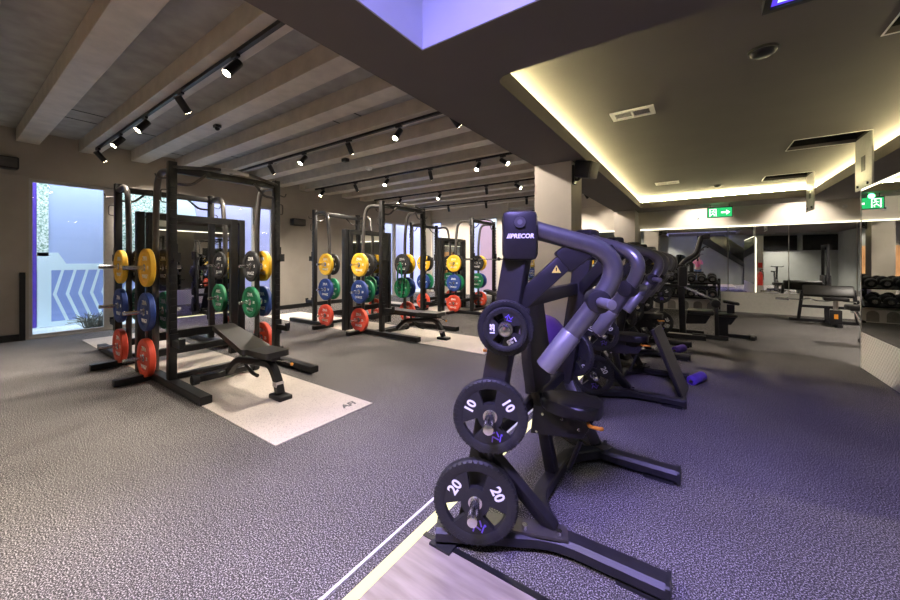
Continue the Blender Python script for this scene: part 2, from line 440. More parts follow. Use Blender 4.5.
# ---- ceilings
struct(MB().span((-10, -2.2, 3.72), (XS + .08, 12.8, 3.92)).build('ceiling', M['deck'], smooth=False))
for k in range(-3, 16):
    y = .94 + .772 * k
    if y > 12.5: break
    struct(MB().span((XL, y - .135, 3.5), (XS + .02, y + .135, 3.73), bev=.006).build('trim_%d' % (10 + k + 3), M['beam'], smooth=False))
cd = MB()
for i in range(26):
    x = random.uniform(-9.5, -2.6); y = .94 + .772 * (random.randint(0, 13) + .5)
    cd.span((x, y - .24, 3.715), (x + .018, y + .24, 3.721))
struct(cd.build('trim_6', M['hole'], smooth=False))
def rrect(x0, y0, x1, y1, r, n=6):
    o = []
    for cx, cy, a in ((x1 - r, y1 - r, 0), (x0 + r, y1 - r, 90), (x0 + r, y0 + r, 180), (x1 - r, y0 + r, 270)):
        for i in range(n + 1):
            t = R(a + 90 * i / n); o.append((cx + r * math.cos(t), cy + r * math.sin(t)))
    return o
CV = (-1.37, 2.60, 2.17, 11.55); VD = (-1.6, -1.45, 1.75, 1.96)
struct(MB().slab(rect(XS, -2, 6, YB), [rrect(*CV, .13), rect(*VD)], ZS, ZS + .17).build('ceiling_soffit', M['soffit'], smooth=False))
struct(MB().span((XS, -2.0, ZS + .17), (XS + .08, YB, 3.8)).build('wall_soffit', M['soffit'], smooth=False))
HT = [(1.2, 7.5, 2.0, 8.15), (1.2, 10.35, 1.95, 10.95), (1.23, 3.8, 2.05, 4.4)]
struct(MB().slab(rect(-1.75, 2.25, 2.58, 11.95), [rect(*h) for h in HT], ZC, ZC + .05).build('ceiling_raised', M['soffit'], smooth=False))
c0, c1, c2, c3 = -1.62, 2.40, 2.45, 11.82
struct(MB().span((c0 - .05, c1 - .05, ZS + .17), (c0, c3 + .05, ZC)).span((c2, c1 - .05, ZS + .17), (c2 + .05, c3 + .05, ZC))
       .span((c0, c1 - .05, ZS + .17), (c2, c1, ZC)).span((c0, c3, ZS + .17), (c2, c3 + .05, ZC)).span((c0, c1, ZS + .17), (c0 + .10, c3, ZS + .20)).span((c2 - .10, c1, ZS + .17), (c2, c3, ZS + .20)).span((c0, c3 - .10, ZS + .17), (c2, c3, ZS + .20)).build('trim_40', M['whitepl'], smooth=False))
z = ZS + .20
tag(MB().span((c0 + .03, c1 + .1, z), (c0 + .06, c3 - .06, z + .02)).span((c2 - .06, c1 + .1, z), (c2 - .03, c3 - .06, z + .02))
    .span((c0 + .06, c3 - .06, z), (c2 - .06, c3 - .03, z + .02)).build('cove_light_strip', M['ledcove'], smooth=False),
    'warm light strip hidden in the recess around the raised ceiling', 'light strip')
# lit void over the entry
vd = MB(); x0, y0, x1, y1 = VD
vd.span((x0 - .06, y0 - .06, ZS + .17), (x0, y1 + .06, 5.2)).span((x1, y0 - .06, ZS + .17), (x1 + .06, y1 + .06, 5.2))
vd.span((x0, y1, ZS + .17), (x1, y1 + .06, 5.2)).span((x0, y0 - .06, ZS + .17), (x1, y0, 5.2)).span((x0 - .06, y0 - .06, 5.2), (x1 + .06, y1 + .06, 5.26))
struct(vd.build('wall_void', M['lavender'], smooth=False))
struct(MB().span((x0 - .004, y0, ZS - .002), (x0 + .008, y1, ZS + .172)).span((x0, y1 - .008, ZS - .002), (x1, y1 + .004, ZS + .172)).build('trim_41', M['lavender'], smooth=False))
for h in HT:
    hb = MB().span((h[0], h[1], ZC + .05), (h[2], h[3], ZC + .4)); bmesh.ops.delete(hb.bm, geom=[f for f in hb.bm.faces if f.calc_center_median().z < ZC + .06], context='FACES_ONLY')
    struct(hb.build('ceiling_hatch', M['hole'], smooth=False))
HL = ['white ceiling access door hanging open nearest the low mirror wall', 'smaller open white ceiling access door by the far wall',
      'open white ceiling access door at the upper right corner']
for h, lb in zip(HT, HL):
    t = empty('access_door', (h[2], (h[1] + h[3]) / 2, ZC), 0, lb, 'ceiling door', 'open access doors of the ceiling hatches')
    w = h[3] - h[1]
    MB().span((-.012, -w / 2, -.78), (.012, w / 2, .0), bev=.004).build('leaf', M['silver'], t)
    MB().span((-.016, -.09, -.52), (-.012, .06, -.3)).build('label_plate', M['tubegrey'], t, smooth=False)
    MB().cyl((-.03, -w * .3, -.72), (-.012, -w * .3, -.72), .02).cyl((-.03, w * .3, -.72), (-.012, w * .3, -.72), .02).build('latch', M['black'], t)
    MB().slab(rect(h[0] - .012 - h[2], -w / 2 - .012, .0, w / 2 + .012), [rect(h[0] - h[2], -w / 2, -.002, w / 2)], -.006, 0).build('hatch_frame', M['whitepl'], t, smooth=False)

# ---- columns
for nm, (ya, yb) in (('wall_column_near', (5.40, 5.97)), ('wall_column_far', (11.88, 12.59))):
    struct(MB().span((XS, ya, 0), (-1.56, yb, ZS)).build(nm, M['column'], smooth=False))
# ---- far mirrors, kick panels, light line
struct(MB().span((-4.35, YB - .03, 0), (6, YB, .54)).build('trim_42', M['kick'], smooth=False))
mlab = ['tall mirror left on the back wall beyond the racks, beside the near column', 'wall mirror seen between the two columns', 'left panel of the long far mirror by the far column',
        'middle panel of the long far mirror behind the dumbbell rack', 'third panel of the long far mirror', 'right panel of the long far mirror behind the preacher bench']
ms = [(-6.0, -4.4, .02, 3.42), (-4.35, -2.15, .55, 2.33), (-1.5, .66, .55, 2.33), (.67, 1.9, .55, 2.33), (1.91, 3.1, .55, 2.33), (3.11, 5.9, .55, 2.33)]
for lb, (a, b, za, zb) in zip(mlab, ms):
    tag(MB().span((a, YB - .024, za), (b - .006, YB - .002, zb)).build('wall_mirror', M['mirror'], smooth=False), lb, 'mirror', 'wall mirrors')
tag(MB().span((-4.35, YB - .05, 2.335), (-2.15, YB - .002, 2.365)).build('mirror_light_strip', M['ledline'], smooth=False), 'thin glowing light strip on top of the mirror between the columns', 'light strip')
tag(MB().span((-1.5, YB - .05, 2.335), (5.9, YB - .002, 2.365)).build('mirror_light_strip', M['ledline'], smooth=False), 'thin glowing light strip along the top of the long far mirror', 'light strip')
# ---- low mirrored partition on the right
PX = 1.76
struct(MB().span((PX + .02, 3.2, 0), (PX + .27, 7.0, 2.33)).build('wall_partition', M['wall'], smooth=False))
struct(MB().span((PX, 3.2, 0), (PX + .02, 7.0, .47)).build('trim_43', M['dimple'], smooth=False))
tag(MB().span((PX, 3.2, .472), (PX + .02, 6.985, 2.33)).build('wall_mirror', M['mirror'], smooth=False), 'mirror covering the low partition wall at the right edge above the white dimpled panel', 'mirror', 'wall mirrors')
struct(MB().span((PX - .004, 6.985, .0), (PX + .27, 7.004, 2.35)).build('trim_44', M['silver'], smooth=False))
tag(MB().span((PX, 3.2, 2.332), (PX + .04, 6.98, 2.355)).build('partition_light_strip', M['ledline'], smooth=False), 'thin glowing light strip on top of the partition mirror at right', 'light strip')
tag(MB().span((PX + .03, 7.004, .0), (PX + .06, 7.02, 2.3)).build('vertical_light_strip', M['ledline'], smooth=False), 'vertical glowing strip on the end of the partition wall, seen in the far mirror', 'light strip')
fe = empty('fire_extinguisher', (PX + .17, 7.0805, .45), 0, 'red fire extinguisher hung on the partition end, seen in the far mirror', 'extinguisher')
MB().lathe([(.0, 0), (.07, 0), (.075, .02), (.075, .42), (.05, .49), (.02, .52), (0, .52)], 16).build('cylinder', M['redpaint'], fe)
MB().cyl((0, 0, .52), (0, 0, .57), .02).beam((-.02, 0, .58), (.09, 0, .62), .02, .02).tube([(.03, 0, .54), (.09, .02, .5), (.1, .02, .2)], .01, 6, .05).build('valve', M['black'], fe)
tag(MB().span((PX + .11, 7.004, 1.12), (PX + .24, 7.012, 1.32)).build('wall_sign', M['redpaint'], smooth=False), 'small red sign above the fire extinguisher', 'sign')

# ---- rear of the room (seen in the mirrors)
struct(MB().span((-1.6, -1.62, 0), (2.3, -1.5, 2.9)).build('wall_stair', M['wall_green'], smooth=False))
st = empty('staircase', (.0, -1.49, 0), 0, 'dark staircase with a glass balustrade rising along the rear wall, seen in the far mirror', 'stairs')
MB().prism([(-.1, 2.62), (2.1, 1.02), (2.1, 0), (2.28, 0), (2.28, 1.16), (.25, 2.89), (-.1, 2.89)], .0, .10, my).build('stringer', M['black'], st)
MB().prism([(.28, 2.88), (2.2, 1.2), (2.2, 2.0), (1.2, 2.88)], .03, .05, my).build('balustrade', M['screen'], st)
struct(MB().span((-5.0, -2.0, 0), (-2.9, -1.96, 2.15)).build('wall_timber', M['orange'], None, smooth=False))
for x, lb in ((3.0, 'switched off wall television nearest the stairs, seen in the far mirror'), (4.65, 'switched off wall television in the rear corner, seen in the far mirror')):
    t = empty('television', (x + .72, -1.975, 1.95), 0, lb, 'television', 'wall televisions')
    MB().span((-.72, -.02, 0), (.72, .04, .84), bev=.006).build('casing', M['black'], t)
    MB().span((-.70, .04, .02), (.70, .043, .82)).build('screen', M['screen'], t, smooth=False)

# ------------------------------------------------------------------ racks
def make_rack(loc, label):
    t = empty('power_rack', loc, 0, label, 'rack', 'double half racks')
    hy = .60
    for sx in (-1, 1):
        for sy in (-1, 1):
            X, Y = sx * 1.03, sy * hy
            u = MB().span((X - .04, Y - .04, .09), (X + .04, Y + .04, 2.52), bev=.005).build('upright', M['rack'], t)
            hs = MB()
            for k in range(20):
                hs.span((X + sx * .04, Y - .028, .62 + k * .085), (X + sx * .058, Y + .028, .655 + k * .085))
            hs.span((X + sx * .04, Y - .034, .55), (X + sx * .045, Y + .034, 2.35)); hs.build('hook_strip', M['black'], u, smooth=False)
            MB().rail([(sx * .45, Y, .05), (sx * 1.92, Y, .05)], .11, .08).build('foot', M['black'], t)
            sp = sx * .52
            MB().tube([(X, Y, 2.42), (sp + sx * .08, Y, 2.47), (sp, Y, 1.95), (sp, Y, .08)], .034, 12, .32).build('storage_tube', M['tubegrey'], t)
            MB().rail([(sp, Y, .045), (sp, sy * .98, .045)], .09, .07).build('stub_foot', M['black'], t)
            for z, a, b in ((1.33, .30, -.25), (.81, .30, -.25), (.27, .30, 0)):
                MB().cyl((sp, Y + sy * .03, z), (sp, Y + sy * a, z), .024, n=12).build('storage_peg', M['chrome'], t)
                if b: MB().cyl((sp, Y - sy * .03, z), (sp, Y + sy * b, z), .024, n=12).build('storage_peg', M['chrome'], t)
            # j-hook
            j = MB().span((X + sx * .058, Y - .035, 1.40), (X + sx * .075, Y + .035, 1.60)).span((X + sx * .06, Y - .03, 1.40), (X + sx * .16, Y + .03, 1.425)).span((X + sx * .145, Y - .03, 1.40), (X + sx * .165, Y + .03, 1.50))
            j.build('bar_hook', M['black'], t, smooth=False)
            s_ = MB().beam((X + sx * .06, Y, .50), (X + sx * .30, Y, .50), .05, .07, .006).span((X + sx * .058, Y - .04, .40), (X + sx * .075, Y + .04, .60)).span((X + sx * .28, Y - .03, .5), (X + sx * .30, Y + .03, .57))
            s_.build('spotter_arm', M['black'], t, smooth=False)
            MB().tube([(X, Y + sy * .04, 2.33), (X, Y + sy * .13, 2.31), (X, Y + sy * .15, 2.36)], .008, 6, .03).tube([(X, Y + sy * .04, 2.2), (X, Y + sy * .10, 2.2), (X, Y + sy * .10, 2.06), (X, Y + sy * .04, 2.06)], .007, 6, .03).build('accessory_hook', M['tubegrey'], t)
        X = sx * 1.03
        MB().span((X - .03, -hy + .04, 2.40), (X + .03, hy - .04, 2.48), bev=.004).build('top_crossbar', M['rack'], t)
        pb = MB().tube([(X + sx * .03, -hy, 2.46), (X + sx * .10, -.42, 2.47), (X + sx * .14, -.2, 2.50), (X + sx * .14, .2, 2.50), (X + sx * .10, .42, 2.47), (X + sx * .03, hy, 2.46)], .018, 10, .08)
        for q in (-1, 1):
            pb.tube([(X, q * (hy - .03), 2.28), (X + sx * .02, q * .42, 2.28), (X + sx * .05, q * .28, 2.42)], .016, 8, .06)
        pb.build('pull_up_bar', M['tubegrey'], t)
        pg = MB().tube([(X + sx * .14, -.16, 2.50), (X + sx * .14, .16, 2.50)], .024, 10); pg.build('bar_grip', M['silver'], t)
        MB().rail([(sx * .80, -hy, .05), (sx * .80, hy, .05)], .07, .06).build('floor_crossbar', M['black'], t)
        MB().rail([(sx * .52, -hy, .30), (sx * .52, hy, .30)], .05, .09).build('lower_crossbar', M['black'], t)
    f = MB()
    for sy in (-1, 1): f.span((-.05, sy * .50 - .05, .0), (.05, sy * .50 + .05, 2.04), bev=.006)
    f.span((-.04, -.5, 1.95), (.04, .5, 2.04)).span((-.04, -.5, .36), (.04, .5, .46))
    f.build('centre_frame', M['black'], t, smooth=False)
    for sy in (-1, 1):
        MB().span((-.05, sy * .615 - .04, 0), (.05, sy * .615 + .04, 2.04), bev=.006).span((-.02, sy * .54, 1.96), (.02, sy * .60, 1.99)).build('centre_post', M['black'], t)
    MB().span((-.012, -.455, .46), (.012, .455, 1.95)).build('mirror_panel', M['mirror'], t, smooth=False)
    return t
RN = ['nearest', 'middle', 'farthest']
rack0 = make_rack((RACKX, RACKY[0], 0), 'black double power rack nearest the camera, by the long window')
racks = [rack0, dupthing(rack0, (RACKX, RACKY[1], 0), 0, 'black double power rack in the middle of the row of three'),
         dupthing(rack0, (RACKX, RACKY[2], 0), 0, 'black double power rack at the far end of the row, by the back wall')]

# ---- bumper plates (local axis +Z is the face)
def bumper(col, name, kg, th=.06):
    h = th / 2
    o = MB().ringlathe([(.0245, -h + .008), (.05, -h + .008), (.055, -h + .012), (.15, -h + .012), (.165, -h), (.215, -h), (.225, -h + .01), (.225, h - .01), (.215, h), (.165, h), (.15, h - .012), (.055, h - .012), (.05, h - .008), (.0245, h - .008)], 40).build('weight_plate', M[col])
    tag(o, None, 'weight plate')
    MB().ringlathe([(.0246, -h + .004), (.045, -h + .004), (.045, h - .004), (.0246, h - .004)], 24).build('hub_ring', M['chrome'], o)
    l = MB()
    for fz, fl in ((h - .0105, 1), (-h + .0105, -1)):
        bs = M4.Translation((0, 0, fz)) @ (M4() if fl == 1 else M4.Rotation(PI, 4, 'Y'))
        l.mesh(textmesh('ZIVA', .070, .0012, .0012), bs @ M4.Translation((0, .105, 0)))
        l.mesh(textmesh('WAGZ', .062, .0012, .0012), bs @ M4.Rotation(PI, 4, 'Z') @ M4.Translation((0, .105, 0)) @ M4.Rotation(PI, 4, 'Z'))
        for a in (-1, 1):
            l.mesh(textmesh(kg, .055, .0012, .001), bs @ M4.Translation((a * .105, 0, 0)))
    l.build('lettering', M['white'], o, smooth=False)
    return o
BP = {}
first_use = {}
def bump_get(col, kg, th):
    if col not in BP: BP[col] = bumper(col, col, kg, th); first_use[col] = True
    return BP[col]
spec = {'yellow': ('15', .06), 'blue': ('20', .065), 'red': ('25', .07), 'rubber': ('5', .045), 'green': ('10', .055)}
CN = {'yellow': 'yellow', 'blue': 'blue', 'red': 'red', 'rubber': 'black', 'green': 'green'}
for ri, ry in enumerate(RACKY):
    for sx in (-1, 1):
        for sy in (-1, 1):
            side = 'near side' if sy < 0 else 'far side'
            post = 'right post' if sx > 0 else 'left post'
            for (col, z, out) in (('yellow', 1.33, 1), ('blue', .81, 1), ('red', .27, 1), ('rubber', 1.33, 0), ('green', .81, 0)):
                kg, th = spec[col]
                src = bump_get(col, kg, th)
                y = ry + sy * (.60 + (.085 + th / 2 - .03 if out else -(.06 + th / 2)))
                rot = (PI / 2, random.uniform(-.5, .5), 0) if (sy < 0) == bool(out) or not out else (PI / 2, 0, PI)
                rot = (PI / 2, 0, 0) if (sy < 0 if out else sy > 0) else (PI / 2, 0, PI)
                lb = '%s plate, %s of the %s rack, %s, %s' % (CN[col], post, RN[ri], side, 'outer peg' if out else 'inner peg')
                if first_use.pop(col, None): c = src
                else: c = dup(src)
                c.location = (RACKX + sx * .52, y, z - .0004); c.rotation_euler = rot
                c.rotation_mode = 'XYZ'
                tag(c, lb, 'weight plate', 'bumper plates on the %s rack' % RN[ri])

# ---- cream platforms under the racks
for ri, ry in enumerate(RACKY):
    yy = (-.56, .42) if ri == 0 else (-.62, .42)
    t = empty('lifting_platform', (RACKX, ry - .07, 0), 0, 'cream speckled floor platform under the %s rack and its bench' % RN[ri], 'platform', 'floor platforms under the racks')
    MB().span((-3.1, -.56, 0), (3.22, .43, .006)).build('mat', M['platform'], t, smooth=False)
    MB().mesh(textmesh('AFI', .11, .0006, .004, .2), M4.Translation((3.06, .26, .0066)) @ M4.Rotation(R(90), 4, 'Z')).build('logo', M['greytext'], t, smooth=False)

# ---- barbell
bb = empty('barbell', (RACKX + 1.03 + .105, RACKY[2], 1.425 + .0145), 0, 'steel barbell resting on the hooks of the farthest rack', 'barbell')
MB().cyl((0, -.66, 0), (0, .66, 0), .014).build('shaft', M['chrome'], bb)
for s in (-1, 1):
    MB().cyl((0, s * .66, 0), (0, s * 1.1, 0), .025).cyl((0, s * .65, 0), (0, s * .68, 0), .036).build('sleeve', M['chrome'], bb)
    MB().cyl((0, s * .70, 0), (0, s * .75, 0), .045).build('collar', M['black'], bb)

# ---- adjustable benches
def make_bench(loc, label, flat=False):
    t = empty('adjustable_bench', loc, 0, label, 'bench', 'adjustable benches')
    # local +x is the front (towards the room); seat at +.35, back pad rising to -.75
    def pad(p0, p1, w0, w1, th, name):
        p0, p1 = V(p0), V(p1); x = (p1 - p0).normalized(); L = (p1 - p0).length; zz = V((0, 1, 0)).cross(x) * -1
        if zz.z < 0: zz = -zz
        poly = fillet([(0, -w0 / 2, 0), (L, -w1 / 2, 0), (L, w1 / 2, 0), (0, w0 / 2, 0), (0, -w0 / 2, 0)], .04, 4)
        poly = [(p.x, p.y) for p in poly[1:-1]] + [(0, w0 / 2 - .04), (0, -w0 / 2 + .04)]
        yv = V((0, 1, 0))
        mt = M4(((x.x, yv.x, zz.x, p0.x), (x.y, yv.y, zz.y, p0.y), (x.z, yv.z, zz.z, p0.z), (0, 0, 0, 1)))
        b = MB().prism(poly, 0, th, mt)
        return b.build(name, M['benchvinyl'], t)
    pad((.02, 0, .395), (.44, 0, .415), .30, .26, .06, 'seat')
    pad((-.86, 0, .395 if flat else .565), (.0, 0, .395), .27, .31, .06, 'backrest')
    MB().beam((-.80, 0, .37 if flat else .535), (.0, 0, .375), .07, .04).beam((.02, 0, .375), (.40, 0, .395), .09, .04).build('pad_frame', M['black'], t)
    MB().rail([(-.64, 0, .08), (-.42, 0, .27), (-.05, 0, .30), (.30, 0, .335), (.42, 0, .20), (.47, 0, .05)], .08, .07, .16).build('spine', M['black'], t)
    MB().span((.37, -.07, 0), (.59, .07, .05), bev=.015).build('front_foot', M['black'], t)
    MB().span((.40, -.042, .12), (.475, .042, .17)).build('badge', M['silver'], t, smooth=False)
    MB().rail([(-.70, -.36, .06), (-.66, 0, .07), (-.70, .36, .06)], .07, .07).build('rear_foot', M['black'], t)
    for s in (-1, 1):
        MB().cyl((-.70, s * .30, .055), (-.70, s * .37, .055), .055, bev=.006).build('wheel', M['rubber'], t)
    MB().tube([(-.30, .0, .42), (-.28, 0, .26), (-.10, 0, .16), (.02, 0, .15)], .02, 8, .15).build('ladder_arc', M['black'], t)
    MB().tube([(.28, .03, .36), (.34, .14, .33), (.40, .16, .31)], .01, 8).build('adjust_lever', M['chrome'], t)
    MB().ball((.42, .16, .305), .018).build('lever_knob', M['orangepl'], t)
    return t
bench0 = make_bench((-4.0, 2.02, 0), 'charcoal adjustable bench on the cream platform of the nearest rack')
make_bench((-4.22, 5.18, 0), 'charcoal flat set adjustable bench on the platform of the middle rack', True)
bc = dupthing(bench0, (-3.9, 8.5, 0), R(0), 'charcoal adjustable bench on the platform of the farthest rack')

# small bar jack on the middle platform
bj = empty('bar_jack', (-2.72, 4.86, .006), R(30), 'thin white bar jack with an orange foot on the corner of the middle platform', 'bar jack')
MB().tube([(0, -.02, .02), (.0, .06, .46)], .012, 8).tube([(0, .0, .13), (.14, .06, .26)], .008, 8).build('stand', M['whitepl'], bj)
MB().span((-.03, -.05, 0), (.03, .03, .04), bev=.008).build('foot', M['orangepl'], bj)

# ------------------------------------------------------------------ round grip plates of the machines
def grip_plate(rad, txt, th=.045):
    k = rad / .205; h = th / 2
    o = MB().ringlathe([(.152 * k, -h * .7), (.166 * k, -h), (.195 * k, -h), (.205 * k, -h * .6), (.205 * k, h * .6), (.195 * k, h), (.166 * k, h), (.152 * k, h * .7)], 48)
    for i in range(48):   # ribbed rim
        a = 2 * PI * i / 48
        o.box((.189 * k * math.cos(a), .189 * k * math.sin(a), 0), (.029 * k, .006, th + .002), M4.Rotation(a, 3, 'Z'))
    o.ringlathe([(.0245, -h * .7), (.07 * k, -h * .7), (.07 * k, h * .7), (.0245, h * .7)], 32)
    for a in (150, 30, 270):
        w = 41; pts = []
        for i in range(9): t = R(a - w + 2 * w * i / 8); pts.append((.162 * k * math.cos(t), .162 * k * math.sin(t)))
        for i in range(5): t = R(a + 32 - 64 * i / 4); pts.append((.066 * k * math.cos(t), .066 * k * math.sin(t)))
        o.prism(pts, -h * .68, h * .68)
    o = o.build('grip_plate', M['rubber'])
    MB().ringlathe([(.0246, -h * .8), (.034, -h * .8), (.034, h * .8), (.0246, h * .8)], 24).build('hub_ring', M['chrome'], o)
    l = MB(); sz = .07 * k if len(txt) < 3 else .055 * k
    for a in (150, 30):
        l.mesh(textmesh(txt, sz, .001, .002), M4.Rotation(R(a - 90), 4, 'Z') @ M4.Translation((0, .118 * k, h * .68)))
    l.build('lettering', M['white'], o, smooth=False)
    g = MB(); q = k * .9; zc = h * .68
    for p, r_ in (((-.02, -.10), 20), ((.012, -.105), 110), ((.0, -.13), -30), ((.026, -.135), 75), ((-.022, -.135), 80)):
        g.box((p[0] * q + .022 * k, p[1] * q, zc), (.036 * q, .008 * q, .002), M4.Rotation(R(r_), 3, 'Z'))
    g.cyl((.036 * q + .022 * k, -.112 * q, zc - .001), (.036 * q + .022 * k, -.112 * q, zc + .001), .007 * q)
    g.build('runner_mark', M['purple'], o, smooth=False)
    return o
GP = {}
def plate_at(key, loc, rz, label, group, spin=0.):
    rad, txt, th = key
    if key not in GP:
        GP[key] = c = grip_plate(rad, txt, th)
    else: c = dup(GP[key])
    c.rotation_mode = 'QUATERNION'
    c.rotation_quaternion = (M4.Rotation(rz, 4, 'Z') @ M4.Rotation(PI / 2, 4, 'X') @ M4.Rotation(spin, 4, 'Z')).to_quaternion()
    c.location = loc
    tag(c, label, 'weight plate', group)
    return c

# ------------------------------------------------------------------ plate loaded press machines
def make_press(loc, label):
    t = empty('press_machine', loc, 0, label, 'exercise machine', 'plate loaded press machines in a row')
    for s in (-1, 1):
        e = V((.906, -s * .423, 0)); n = V((.423, s * .906, 0)); P0 = V((-.12, s * .60, 0)); zz = V((0, 0, 1))
        def A(sv, z, o=0.): return P0 + e * sv + n * o + zz * z
        foot = MB().rail([(-.49, s * .77, .055), (.02, s * .475, .055), (.49, s * .475, .055)], .105, .075, .12, .018).build('base_foot', M['mast'], t)
        MB().rail([(.487, s * .475, .055), (.505, s * .475, .055)], .112, .08).span((.30, s * .475 - .045, 0), (.47, s * .475 + .045, .018)).build('end_cap', M['rubber'], foot)
        MB().span((-.50, s * .77 - .05, 0), (-.38, s * .77 + .05, .018)).build('rear_pad', M['rubber'], foot, smooth=False)
        mb, mt_ = V((-.35, s * .66, .09)), V((-.112, s * .605, 1.50))
        MB().beam(mb, mt_, .075, .125, .012, up=(1, 0, 0)).build('mast', M['mast'], t)
        # gusset brace and bolts
        MB().beam(mb + (mt_ - mb) * .27 + V((.03, 0, 0)), (.0, s * .475, .10), .05, .075, .008, up=(1, 0, 0)).build('gusset_brace', M['mast'], t)
        b = MB().beam((-.30, s * .615, .095), (.08, s * .475, .095), .10, .012)
        b.build('foot_plate', M['tubegrey'], t, smooth=False)
        bo = MB()
        for x in (-.34, -.10, .05):
            y = s * (.615 - (x + .30) * .368); bo.cyl((x, y + s * .03, .10), (x, y + s * .03, .126), .015, n=6)
        bo.build('bolt', M['chrome'], t)
        # head housing
        rot = M4(((e.x, n.x, 0), (e.y, n.y, 0), (0, 0, 1)))
        hc = A(.004, 1.535, .03)
        hd = MB().box(hc, (.165, .115, .235), rot, .03).build('pivot_housing', M['mast'], t)
        MB().cyl(hc + n * .055 + zz * .06, hc + n * .066 + zz * .06, .026, n=24).build('pivot_cap', M['armgrey'], hd)
        MB().cyl(hc + n * .060 + zz * .06, hc + n * .068 + zz * .06, .012, n=16).build('pivot_bolt', M['grip'], hd)
        if s < 0:
            tm = M4(((e.x, 0, n.x, 0), (e.y, 0, n.y, 0), (0, 1, 0, 0), (0, 0, 0, 1)))
            MB().mesh(textmesh('PRECOR', .028, .0012, .0012, .15), M4.Translation(hc + n * .059 + zz * -.005 + e * .010) @ tm).build('lettering', M['white'], hd, smooth=False)
            mk = MB()
            for i in range(3): mk.mesh(textmesh('/', .027, .0012, .0015, .1), M4.Translation(hc + n * .059 + zz * -.005 - e * (.055 - i * .007)) @ tm)
            mk.build('slash_mark', M['white'], hd, smooth=False)
        # arm: out from the pivot, hooking down and back to the grip
        arm = MB().tube(fillet([A(.06, 1.57), A(.515, 1.435), A(.24, 1.06)], .29, 14), .044, 16).build('arm', M['armgrey'], t)
        MB().cyl(A(.248, 1.072), A(.122, .900), .049, n=20, bev=.008).build('grip', M['grip'], arm)
        MB().cyl(A(.362, 1.228, -.05), A(.362, 1.228, .05), .056, n=20, bev=.012).build('collar', M['mast'], arm)
        MB().cyl(A(.364, 1.228, .05), A(.392, 1.226, .14), .023, n=18, bev=.004).build('side_handle', M['grip'], arm)
        # brace from mast to the arm bracket
        MB().beam(A(-.02, 1.19), A(.23, 1.425, -.02), .085, .06, .008, up=n).build('lever_brace', M['mast'], t)
        bk = MB().box(A(.255, 1.445, -.02), (.13, .08, .12), rot @ M4.Rotation(R(-38), 3, 'Y'), .012); bk.build('arm_bracket', M['mast'], t)
        tri = MB(); q = M4(((e.x, 0, n.x, 0), (e.y, 0, n.y, 0), (0, 1, 0, 0), (0, 0, 0, 1)))
        tri.prism([(-.021, -.016), (.021, -.016), (0, .021)], 0, .001, M4.Translation(A(.175, 1.375, .0165)) @ q)
        tri.build('warning_sticker', M['yellowsign'], t, smooth=False)
        ex = MB().prism([(-.002, -.008), (.002, -.008), (.003, .009), (-.003, .009)], .001, .0015, M4.Translation(A(.175, 1.375, .0165)) @ q); ex.build('warning_mark', M['hole'], t, smooth=False)
        # weight horns
        for z in (.25, .675, 1.10):
            p = mb + (mt_ - mb) * ((z - .09) / 1.41)
            MB().cyl(p + n * .02, p + n * .05, .04, n=16).build('horn_stop', M['tubegrey'], t)
            L = .225 if z < 1 else .15
            MB().cyl(p + n * .02, p + n * L, .024, n=16, bev=.004).build('weight_horn', M['chrome'], t)
    MB().rail([(.02, -.475, .06), (-.16, -.28, .06), (-.16, .28, .06), (.02, .475, .06)], .08, .07, .12).build('base_crossbar', M['mast'], t)
    MB().beam((-.19, -.60, 1.20), (-.19, .60, 1.20), .06, .085, .008).build('upper_crossbar', M['mast'], t)
    MB().beam((-.30, -.62, .50), (-.30, .62, .50), .05, .07, .008).build('lower_crossbar', M['mast'], t)
    # seat assembly
    MB().beam((-.16, 0, .09), (-.27, 0, .62), .07, .07, .008, up=(1, 0, 0)).build('seat_post', M['mast'], t)
    MB().beam((-.30, 0, .55), (-.36, 0, 1.25), .06, .06, .008, up=(1, 0, 0)).build('back_post', M['mast'], t)
    MB().prism([(-.28, .32), (.04, .37), (.11, .505), (-.26, .505)], -.055, .055, my).build('seat_carriage', M['mast'], t)
    st_ = MB()
    poly = [(-.22, -.08), (-.10, -.13), (.04, -.145), (.12, -.11), (.145, 0), (.12, .11), (.04, .145), (-.10, .13), (-.22, .08)]
    poly = [(p.x, p.y) for p in fillet([(a, b, 0) for a, b in poly + poly[:2]], .06, 3)[1:-1]]
    st_.prism(poly, .505, .575); ed = [x for x in st_.bm.edges if abs(x.verts[0].co.z - x.verts[1].co.z) < 1e-4]
    bmesh.ops.bevel(st_.bm, geom=ed, offset=.022, segments=3, affect='EDGES', profile=.5)
    st_.build('seat', M['vinyl'], t)
    bkp = MB()
    poly = [(-.14, 0), (.14, 0), (.165, .2), (.12, .62), (.07, .68), (-.07, .68), (-.12, .62), (-.165, .2)]
    x = V((0, 1, 0)); y = V((-.085, 0, 1)).normalized(); zn = V((1, 0, .085)).normalized()
    bkp.prism(poly, 0, .075, M4(((x.x, y.x, zn.x, -.285), (x.y, y.y, zn.y, 0), (x.z, y.z, zn.z, .60), (0, 0, 0, 1))))
    ed = [q for q in bkp.bm.edges if True]
    bmesh.ops.bevel(bkp.bm, geom=ed, offset=.018, segments=2, affect='EDGES', profile=.5)
    bkp.build('backrest', M['vinyl'], t)
    MB().tube([(.07, -.055, .475), (.09, -.10, .475), (.15, -.11, .48), (.155, -.09, .475)], .011, 8, .015).build('seat_pin_lever', M['orangepl'], t)
    MB().cyl((-.05, -.02, .15), (.02, -.02, .34), .014, n=10).build('gas_strut', M['black'], t)
    sb = MB()
